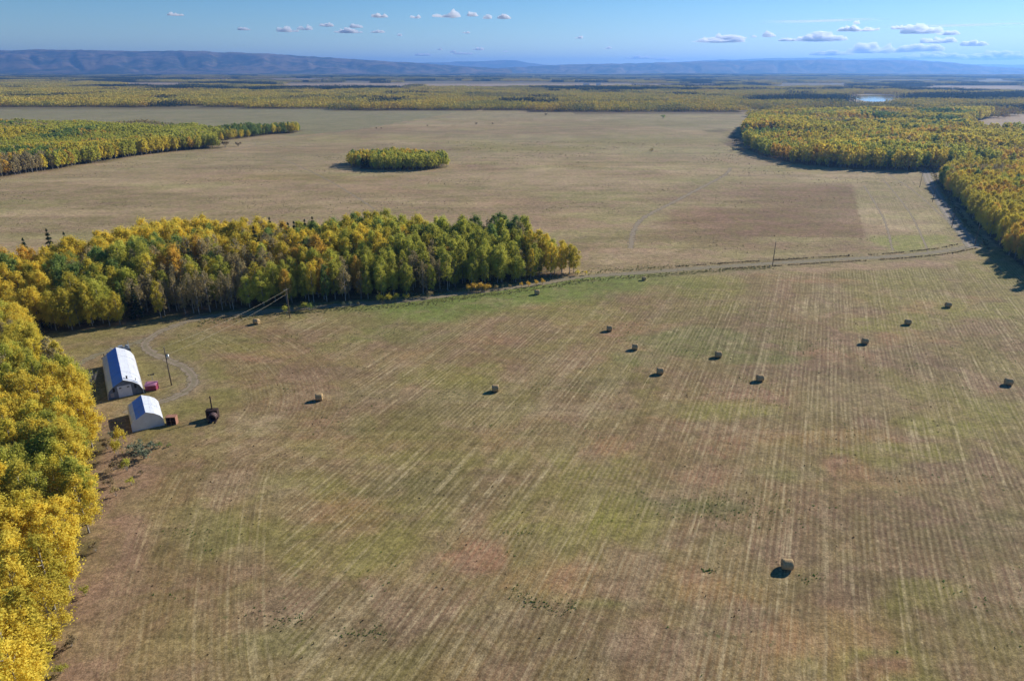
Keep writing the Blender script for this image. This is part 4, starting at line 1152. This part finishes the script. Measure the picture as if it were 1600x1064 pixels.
# machinery behind the long shed
gm = simple('grey_machine_paint', (.36, .40, .45), .5, .3); rub = simple('rubber', (.03, .03, .03), .8)
xb = -91.07 + math.sin(AX) * 29.5; yb = 145 + math.cos(AX) * 29.5
e = empty('farm_machine', (xb + 1.2, yb + 1.2, 0), -AX); tag(e, 'grey farm machine partly hidden behind the far end of the long shed', 'farm machine')
m = MB(); m.box((0, 0, 1.35), (3.0, 1.7, .9)); m.box((-.6, 0, 2.1), (1.1, 1.3, .7)); m.tube([(.9, -.5, 2.0), (.9, .5, 2.0)], .42, 12); m.build('body', gm, e)
for a in (-1, 1):
    for b in (-1, 1):
        m = MB(); m.tube([(a * 1.1, b * .95 - .15, .6), (a * 1.1, b * .95 + .15, .6)], .6, 14); m.build('wheel', rub, e)
m = MB(); m.tube([(1.4, .3, 1.8), (1.4, .3, 3.4)], .07, 6); m.tube([(-1.6, -.4, 1.4), (-3.0, -.7, 2.6)], .08, 6); m.build('boom', gm, e)

# small magenta-red tank beside the long shed
red = simple('faded_red_paint', (.30, .045, .09), .6, 0, .4, .25, 2); redt = simple('pinkish_lid', (.50, .20, .29), .55, 0, .4, .2, 2)
x, y = G(236, 611); e = empty('red_bin', (x, y, 0), .16); tag(e, 'low magenta-red bin with sloping pinkish lid beside the long shed', 'bin')
m = MB(); m.add([(-1.25, 0, .12), (1.25, 0, .12), (1.35, 1.6, .12), (-1.35, 1.6, .12), (-1.25, -.05, 1.35), (1.25, -.05, 1.35), (1.3, 1.6, 1.75), (-1.3, 1.6, 1.75)],
                [(0, 3, 2, 1), (4, 5, 6, 7), (0, 1, 5, 4), (1, 2, 6, 5), (2, 3, 7, 6), (3, 0, 4, 7)]); m.build('body', red, e)
m = MB(); m.add([(-1.35, -.15, 1.40), (1.35, -.15, 1.40), (1.40, 1.7, 1.83), (-1.40, 1.7, 1.83), (-.9, .2, 1.62), (.9, .2, 1.62), (.95, 1.4, 1.95), (-.95, 1.4, 1.95)],
                [(0, 3, 2, 1), (4, 5, 6, 7), (0, 1, 5, 4), (1, 2, 6, 5), (2, 3, 7, 6), (3, 0, 4, 7)]); m.build('lid', redt, e)
for sx in (-1, 1):
    m = MB(); m.box((sx * .95, .8, .08), (.2, 1.7, .16)); m.build('skid', rub, e)
for sx in (-.62, 0, .62):
    m = MB(); m.box((sx, -.075, .74), (.07, .05, 1.1)); m.build('rib', red, e)
# thin post with lamps behind it
x, y = G(240, 601); e = empty('lamp_post', (x, y, 0), .3); tag(e, 'thin low post with small dark lamps behind the red bin', 'post')
m = MB(); m.tube([(0, 0, 0), (0, 0, 2.6)], .05, 6); m.build('post', simple('grey_pipe', (.3, .3, .3), .5, .5), e)
m = MB(); m.box((-.2, 0, 2.6), (1.2, .07, .07)); m.build('crossbar', DARK, e)
for xx, s_ in ((-.75, .2), (-.1, .26), (.35, .34)):
    m = MB(); m.box((xx, 0, 2.72), (s_, .22, s_)); m.build('lamp', DARK, e)

# open-fronted brown-red rack right of the small shed
wd = simple('red_brown_boards', (.20, .085, .055), .8, 0, .2, .35, 4); wl = simple('weathered_orange_boards', (.40, .20, .13), .85, 0, .2, .25, 4)
x, y = G(268, 664); e = empty('open_rack', (x, y, 0), .10); tag(e, 'open-fronted reddish brown rack just right of the short shed', 'rack')
m = MB(); m.box((0, 1.3, .95), (1.9, .06, 1.8)); m.build('back_board', wd, e)
m = MB(); m.box((.97, .66, .95), (.10, 1.35, 1.9)); m.build('side_board', wl, e)
m = MB(); m.box((-.97, .66, .95), (.10, 1.35, 1.9)); m.build('side_board', wd, e)
for zz in (.1, .95): 
    m = MB(); m.box((0, .64, zz), (1.82, 1.25, .07)); m.build('shelf', wd, e)
m = MB(); m.box((0, .64, 1.86), (2.2, 1.45, .07)); m.build('top_board', wl, e)
m = MB(); m.box((-.05, .02, .95), (.09, .08, 1.75)); m.build('divider', wl, e)

# burner: dark box with a horizontal drum and tall stack
rust = simple('dark_rusty_steel', (.060, .035, .028), .8, .2, .3, .4, 2); rusp = simple('scaled_rusty_drum', (.20, .13, .125), .75, .1, .3, .4, 3, (.11, .06, .05))
x, y = G(331, 660); e = empty('drum_burner', (x, y, 0), .12); tag(e, 'rusty drum burner with a square back box and tall black stovepipe', 'burner')
m = MB(); m.box((-.25, 2.0, 1.15), (2.45, 1.3, 2.1)); m.build('back_box', rust, e)
m = MB(); n = 20; R1, R0 = .88, .82
ring = [(math.cos(2 * math.pi * k / n), math.sin(2 * math.pi * k / n)) for k in range(n)]
v = []
for yy, rr_ in ((-.2, R1), (1.34, R1), (-.2, R0), (1.30, R0)): v += [(c_ * rr_ + .15, yy, 1.05 + s_ * rr_) for c_, s_ in ring]
f = [(k, (k + 1) % n, n + (k + 1) % n, n + k) for k in range(n)] + [(2 * n + k, 3 * n + k, 3 * n + (k + 1) % n, 2 * n + (k + 1) % n) for k in range(n)]
f += [(k, 2 * n + k, 2 * n + (k + 1) % n, (k + 1) % n) for k in range(n)] + [tuple(range(3 * n, 4 * n))]
m.add(v, f); m.build('drum', rusp, e, True)
for yy in (.0, .65, 1.2):
    m = MB(); m.add([(c_ * .915 + .15, yy + q, 1.05 + s_ * .915) for q in (0, .07) for c_, s_ in ring] + [(c_ * .885 + .15, yy + q, 1.05 + s_ * .885) for q in (0, .07) for c_, s_ in ring],
          [(k, (k + 1) % n, n + (k + 1) % n, n + k) for k in range(n)] + [(k, 2 * n + k, 2 * n + (k + 1) % n, (k + 1) % n) for k in range(n)] + [(n + k, n + (k + 1) % n, 3 * n + (k + 1) % n, 3 * n + k) for k in range(n)]); m.build('band', rust, e)
m = MB(); m.tube([(-.25, 2.2, 2.1), (-.25, 2.2, 5.3)], .14, 10); m.build('stovepipe', rust, e)
m = MB(); m.tube([(-.25, 2.2, 2.2), (-.25, 2.2, 2.35)], .24, 10); m.build('collar', rust, e)
for sx in (-.55, .85):
    m = MB(); m.box((sx, .9, .12), (.14, 2.8, .24)); m.build('skid', rust, e)

# ------------------------------------------------------------------ utility poles and wires
polem = simple('weathered_pole', (.16, .125, .095), .9, 0, .2, .3, 1.0); alu = simple('aluminium', (.62, .63, .62), .4, .5)
def pole(u, v, h, label, arm=True, rz=0.0, trans=False, r=.16):
    x, y = G(u, v); e = empty('utility_pole', (x, y, 0), rz); tag(e, label, 'utility pole')
    m = MB(); m.tube([(0, 0, -.5), (0, 0, h * .5), (0, 0, h)], [r, r * .85, r * .65], 10); m.build('post', polem, e, True)
    if arm:
        m = MB(); m.box((0, -.14, h - .55), (1.9, .10, .13)); m.build('crossarm', polem, e)
        for sx in (-.8, .8):
            m = MB(); m.tube([(sx, -.14, h - .49), (sx, -.14, h - .26)], [.06, .04], 8); m.build('insulator', alu, e)
    else:
        m = MB(); m.tube([(0, 0, h), (0, 0, h + .25)], [.06, .04], 8); m.build('insulator', alu, e)
    if trans:
        m = MB(); m.tube([(.42, 0, h - 2.9), (.42, 0, h - 1.9)], .30, 14); m.tube([(.42, 0, h - 1.9), (.42, 0, h - 1.8)], [.33, .2], 14); b = m.build('transformer', alu, e, True)
        for sx in (.3, .54):
            m = MB(); m.tube([(sx, 0, h - 1.8), (sx, 0, h - 1.5)], .05, 6); m.build('bushing', DARK, b)
    return (x, y, h)
pA = pole(268, 602, 10.0, 'utility pole with a grey transformer can beside the yard track', False, 0.2, True)
pB = pole(453, 497, 9.8, 'utility pole at the wood edge where the yard wires end', True, .8)
pC = pole(1207, 416, 9.8, 'lone dark pole beside the farm road in mid field', False, 0)
road_poles = [(1437, 293, 'upper pole beside the gravel road by the H-shaped gate'), (1457, 316, 'second pole down the gravel road'), (1487, 356, 'third pole down the gravel road in the grass verge'),
              (1523, 384, 'lowest pole where farm road meets gravel road')]
RP = [pole(u, v, 9.2, l, False, 0) for u, v, l in road_poles]
def wire(p, q, sag, r, label, group, mat):
    pts = []
    for i in range(21):
        t_ = i / 20; pts.append((p[0] + (q[0] - p[0]) * t_, p[1] + (q[1] - p[1]) * t_, p[2] + (q[2] - p[2]) * t_ - 4 * sag * t_ * (1 - t_)))
    m = MB(); m.tube(pts, r, 5); o = m.build('power_line', mat, None, True); tag(o, label, 'power line', group)
wm = simple('bare_aluminium_wire', (.62, .56, .42), .5, .1)
wire((pA[0], pA[1], 10.15), (pB[0] + .4, pB[1], 9.4), .9, .016, 'upper pale wire from the transformer pole to the wood edge pole', None, wm)
wire((pA[0] + .55, pA[1], 8.2), (pB[0], pB[1], 7.9), .9, .016, 'lower pale wire from the transformer can to the wood edge pole', None, wm)
# H-shaped gate frame over the road
xa, ya = G(1442, 271); xb_, yb_ = G(1459, 271)
e = empty('gate_frame', ((xa + xb_) / 2, (ya + yb_) / 2, 0)); hw = (xb_ - xa) / 2
tag(e, 'tall H-shaped gate frame where the gravel road enters the far wood', 'gate frame')
for sx in (-1, 1):
    m = MB(); m.tube([(sx * hw, 0, -.3), (sx * hw, 0, 6.0)], .12, 8); m.build('post', polem, e)
m = MB(); m.tube([(-hw - .5, 0, 5.6), (hw + .5, 0, 5.6)], .09, 8); m.build('crossbar', polem, e)

# ------------------------------------------------------------------ round bales
def bale_mesh(seed):
    rng = np.random.default_rng(seed); n = 28; R_ = .80; Wb = 1.5; v = []; f = []
    rings = [(-Wb / 2, .15), (-Wb / 2, .55), (-Wb / 2 + .01, .93), (-Wb / 2 + .07, 1.0), (-.35, 1.0), (0, 1.01), (.35, 1.0), (Wb / 2 - .07, 1.0), (Wb / 2 - .01, .93), (Wb / 2, .55), (Wb / 2, .15)]
    for i, (xx, k) in enumerate(rings):
        for j in range(n):
            w = 2 * math.pi * j / n; rr_ = R_ * k * (1 + rng.normal() * .012)
            z = R_ * .97 + math.sin(w) * rr_
            if z < .04: z = .0 + .02 * (i % 2)
            v.append((xx + rng.normal() * .012 + (0.03 * math.cos(3 * w) if i in (0, 1, 9, 10) else 0), math.cos(w) * rr_, z))
    for i in range(len(rings) - 1):
        for j in range(n): f.append((i * n + j, i * n + (j + 1) % n, (i + 1) * n + (j + 1) % n, (i + 1) * n + j))
    f.append(tuple(range(n))); f.append(tuple(range((len(rings) - 1) * n, len(rings) * n))[::-1])
    me = bpy.data.meshes.new('straw_roll'); me.from_pydata(v, [], [q[::-1] for q in f]); 
    for p in me.polygons: p.use_smooth = True
    return me
t = NT('baled_straw'); tc = t.n('ShaderNodeTexCoord').outputs['Object']
a = t.noise(t.mapv(tc, (14, 2.5, 2.5)), 1.0, 5, .7); b = t.noise(tc, 9, 4, .7); z_ = t.n('ShaderNodeSeparateXYZ'); t.l(tc, z_.inputs[0])
c = t.mix(t.mr(a, .35, .68), (.60, .43, .22), (.36, .24, .12)); c = t.scale(c, t.mr(b, .3, .7, .7, 1.25))
BALE = t.done(t.bsdf(c, .95, 0, .1, t.bump(a, .8, .06)))
bt = []
for s in range(4):
    me = bale_mesh(s); me.materials.append(BALE); bt.append(me)
tw = MB()
for xx in (-.5, -.25, 0, .25, .5):
    tw.tube([(xx, math.cos(w_) * .815, .776 + math.sin(w_) * .815) for w_ in [2 * math.pi * k / 20 for k in range(21)]], .008, 3, cap=False)
twm = tw.mesh('twine'); twm.materials.append(simple('faded_twine', (.5, .42, .26)))
BL = [(1229, 888, 'round straw bale nearest the camera, alone in the lower right field', .0), (499, 625, 'round bale right of the yard, nearest the sheds', .25), (774, 611, 'round bale alone near the centre of the field', .15),
      (401, 506, 'round bale under the yard wires near the wood', -.2), (839, 460, 'round bale on the green strip below the wood tip', .3), (952, 517, 'upper left bale of the loose row of three', .05),
      (992, 546, 'middle bale of the loose row of three', -.1), (1031, 584, 'lowest bale of the loose row of three', .1), (1122, 558, 'round bale below the green patch right of the row of three', .12),
      (1187, 595, 'round bale lower right of the green patch', .2), (1351, 537, 'lowest bale of the diagonal of three at upper right', -.05), (1418, 507, 'middle bale of the diagonal of three at upper right', .0),
      (1481, 480, 'upper bale of the diagonal of three at upper right', .05), (1575, 601, 'round bale close to the right edge of the photo', -.12), (1006, 438, 'small far bale just below the farm road', .4)]
for i, (u, v, l, rz) in enumerate(BL):
    x, y = G(u, v); e = empty('straw_bale', (x, y, 0), rz - .12); k = .85 if i == 14 else 1.05; e.scale = (k, k, k)
    tag(e, l, 'bale', 'round bales lying on the field')
    for nm, me in (('straw_roll', bt[i % 4]), ('twine', twm)):
        o = bpy.data.objects.new(nm, me); ROOT.objects.link(o); o.parent = e

# ------------------------------------------------------------------ farmhouses far out on the plain
wh = simple('white_siding', (.75, .75, .74), .6); rf = simple('grey_shingles', (.35, .36, .40), .7)
for (u, v, Lh, l) in ((916, 134.5, 26, 'tiny white farmhouse far off, left of two'), (935, 134, 20, 'tiny white farm building far off, right of two')):
    x, y = G(u, v); e = empty('farmhouse', (x, y, 0)); tag(e, l, 'farmhouse')
    m = MB(); m.box((0, 0, 4), (Lh, 14, 8)); m.build('wall', wh, e)
    m = MB(); m.add([(-Lh / 2 - 1, -8, 8), (Lh / 2 + 1, -8, 8), (Lh / 2 + 1, 8, 8), (-Lh / 2 - 1, 8, 8), (-Lh / 2 - 1, 0, 12.5), (Lh / 2 + 1, 0, 12.5)],
                    [(0, 1, 5, 4), (2, 3, 4, 5), (0, 4, 3), (1, 2, 5), (0, 3, 2, 1)]); m.build('roof', rf, e)
    for xx in (-.3, 0, .3):
        m = MB(); m.box((xx * Lh, -7.05, 4), (2.0, .1, 2.2)); m.build('window', GLASS, e)

# ------------------------------------------------------------------ clouds, kilometres away and above the haze
def vapour(density):
    t = NT('cloud_vapour'); pv = t.n('ShaderNodeVolumePrincipled')
    pv.inputs['Color'].default_value = (1, 1, 1, 1); pv.inputs['Density'].default_value = density; pv.inputs['Anisotropy'].default_value = .45
    t.l(pv.outputs[0], t.out.inputs['Volume']); return t.m
import bmesh
_ico = bmesh.new(); bmesh.ops.create_icosphere(_ico, subdivisions=5, radius=1.0)
IV = np.array([v.co[:] for v in _ico.verts]); IF = np.array([[v.index for v in f.verts] for f in _ico.faces]); _ico.free()
def cloud(u, v, w, h, label, group, seed, base=1650.0):
    a = (u - 800) / F; b = -(v - 532) / F
    dv = np.array([a, math.cos(PITCH) + b * math.sin(PITCH), -math.sin(PITCH) + b * math.cos(PITCH)])
    t_ = (base - H) / dv[2]; px = t_ / F * 1.0
    c_ = np.array([0, 0, H]) + dv * t_
    sx, sz = w / 2, h / 2; p = IV * np.array([sx, sx * .6, sz]); fq = 1.1 / h
    a1 = fbm(p[:, 0] * fq + seed, p[:, 1] * fq, 4, seed); a2 = fbm(p[:, 0] * fq * 2.3 + seed, p[:, 2] * fq * 2.3, 3, seed + 3); a3 = fbm(p[:, 0] * fq * .5, p[:, 1] * fq * .5, 2, seed + 8)
    edge = .62 + .75 * a1
    q = p * np.stack([edge, edge, edge], -1)
    up_ = p[:, 2] > 0
    q[:, 2] = np.where(up_, p[:, 2] * (.15 + 2.4 * sstep(.30, .75, a1 * .6 + a3 * .4)) + (a2 - .5) * h * .35 * (IV[:, 2] > .05), p[:, 2] * .35 * (.5 + a1))
    o = link('cloud', np_mesh('cloud', q * px, IF, None, True), None, vapour(2.4 / (h * px)))
    o.location = c_; o.rotation_euler = (0, 0, -math.atan2(dv[0], dv[1])); tag(o, label, 'cloud', group)
LC = 'small cloud in the scattered line across the upper left sky'; LM = 'tiny low cloud just over the hills left of centre'
CL = [(696, 26, 44, 12, 'largest white cloud in the scattered upper line', None), (650, 28, 16, 7, 'small round cloud left of the largest one', None), (738, 25, 20, 6, 'small flat cloud right of the largest one', None),
      (761, 29, 16, 5, LC, 1), (787, 29, 22, 5, LC, 1), (594, 27, 26, 5, LC, 1), (450, 49, 34, 8, 'wide flat cloud over the left hills', None), (478, 46, 26, 8, 'brighter cloud touching the wide flat one', None),
      (511, 41, 22, 5, LC, 1), (545, 51, 42, 6, 'long flat cloud lowest in the upper left line', None), (556, 43, 20, 5, LC, 1), (590, 51, 22, 3, LC, 1), (625, 56, 10, 4, LC, 1), (728, 52, 12, 3, LC, 1),
      (273, 24, 28, 6, 'lone cloud leftmost in the sky', None), (382, 47, 18, 4, LC, 1), (905, 60, 12, 4, 'tiny wispy cloud right of the sky centre', None), (950, 76, 14, 4, LM, 2), (747, 78, 18, 4, LM, 2), (686, 78, 10, 3, LM, 2),
      (722, 85, 30, 3, LM, 2), (660, 87, 24, 3, LM, 2), (790, 81, 8, 3, LM, 2), (706, 82, 12, 3, LM, 2),
      (1125, 65, 78, 10, 'long lumpy cloud leftmost of the right-hand bank', None), (1178, 58, 8, 5, 'tiny cloud left of the right-hand group', None), (1201, 57, 22, 7, 'small bright cloud above the right-hand group', None),
      (1232, 64, 26, 4, 'thin cloud joining the right-hand group', None), (1283, 63, 70, 11, 'broad white cloud in the middle of the right-hand group', None), (1340, 48, 58, 7, 'upper flat cloud of the right-hand group', None),
      (1340, 37, 11, 6, 'little puff above the upper flat cloud', None), (1405, 45, 26, 6, 'small cloud left of the big upper right one', None), (1440, 51, 62, 12, 'big lumpy cloud at upper right', None),
      (1482, 54, 30, 7, 'tail cloud right of the big upper right one', None), (1465, 66, 50, 9, 'grey based cloud below the big upper right one', None), (1520, 71, 38, 7, 'small cloud near the right edge, above the bank', None),
      (1375, 81, 90, 13, 'large low cloud over the right hills', None), (1440, 79, 60, 11, 'low cloud right of the large low one', None), (1270, 86, 12, 6, 'tiny tower of cloud over the hill crest', None),
      (1300, 86, 60, 6, 'low thin cloud over the right hill crest', None), (1460, 91, 90, 8, 'left part of the low cloud bank at far right', None), (1550, 92, 110, 10, 'right part of the low cloud bank at far right', None),
      (1000, 92, 40, 4, LM, 3), (1040, 94, 30, 4, LM, 3)]
for i, (u, v, w, h, l, g) in enumerate(CL):
    if g == 3: l = 'faint low cloud on the horizon near the middle'
    cloud(u, v, w, h, l, {1: 'small scattered clouds upper left', 2: 'tiny low clouds over the hills', 3: 'faint low clouds mid horizon'}.get(g), 300 + i)
# thin cirrus streak
t = NT('cirrus_veil'); tc = t.n('ShaderNodeTexCoord').outputs['Generated']
cn = t.noise(t.mapv(tc, (3, 14, 1)), 1.0, 6, .65, .4); sp = t.n('ShaderNodeSeparateXYZ'); t.l(tc, sp.inputs[0])
ex = t.mr(t.math('ABSOLUTE', t.math('SUBTRACT', sp.outputs[0], .5)), .5, .1, 0, 1, True); ey = t.mr(t.math('ABSOLUTE', t.math('SUBTRACT', sp.outputs[1], .5)), .5, .05, 0, 1, True)
al = t.math('MULTIPLY', t.math('MULTIPLY', ex, ey), t.mr(cn, .30, .6, 0, .85))
d = t.n('ShaderNodeBsdfTranslucent'); d.inputs[0].default_value = (.95, .95, .95, 1); tp = t.n('ShaderNodeBsdfTransparent'); m2 = t.n('ShaderNodeMixShader')
t.l(al, m2.inputs[0]); t.l(tp.outputs[0], m2.inputs[1]); t.l(d.outputs[0], m2.inputs[2]); CIR = t.done(m2.outputs[0])
for u, v, w, dep, rz, l in ((1285, 33, 210, 9000, .05, 'thin streak of high cirrus above the right-hand clouds'), (1500, 40, 260, 12000, .08, 'faint veil of cirrus at upper right')):
    a = (u - 800) / F; b = -(v - 532) / F
    dv = np.array([a, math.cos(PITCH) + b * math.sin(PITCH), -math.sin(PITCH) + b * math.cos(PITCH)]); t_ = (5500 - H) / dv[2]; c_ = np.array([0, 0, H]) + dv * t_
    ww = w * t_ / F; nn = 12; gx_, gy_ = np.meshgrid(np.linspace(-.5, .5, nn), np.linspace(-.5, .5, nn)); zz = np.sin(gx_ * 7) * 60 + np.cos(gy_ * 5) * 60
    ii = np.arange(nn * nn).reshape(nn, nn); q = np.stack([ii[:-1, :-1], ii[:-1, 1:], ii[1:, 1:], ii[1:, :-1]], -1).reshape(-1, 4)
    o = link('cirrus_cloud', np_mesh('cirrus_cloud', np.stack([gx_ * ww, gy_ * dep, zz], -1).reshape(-1, 3), q, None, True), None, CIR)
    o.location = c_; o.rotation_euler = (0, 0, -math.atan2(dv[0], dv[1]) * .5 + rz); tag(o, l, 'cloud')

# ------------------------------------------------------------------ things that still share a label get their place in their row, counted from the left
from collections import defaultdict
dd = defaultdict(list)
for o in bpy.data.objects:
    if o.parent is None and 'label' in o.keys() and o.get('category') in ('shrub', 'cloud'): dd[o['label']].append(o)
for l, os_ in dd.items():
    if len(os_) < 2: continue
    os_.sort(key=lambda o: o.location.x / max(o.location.y, 1))
    for i, o in enumerate(os_):
        o['group'] = o.get('group') or l
        o['label'] = ORD[i] + (' ' if i == 0 else ', ') + l
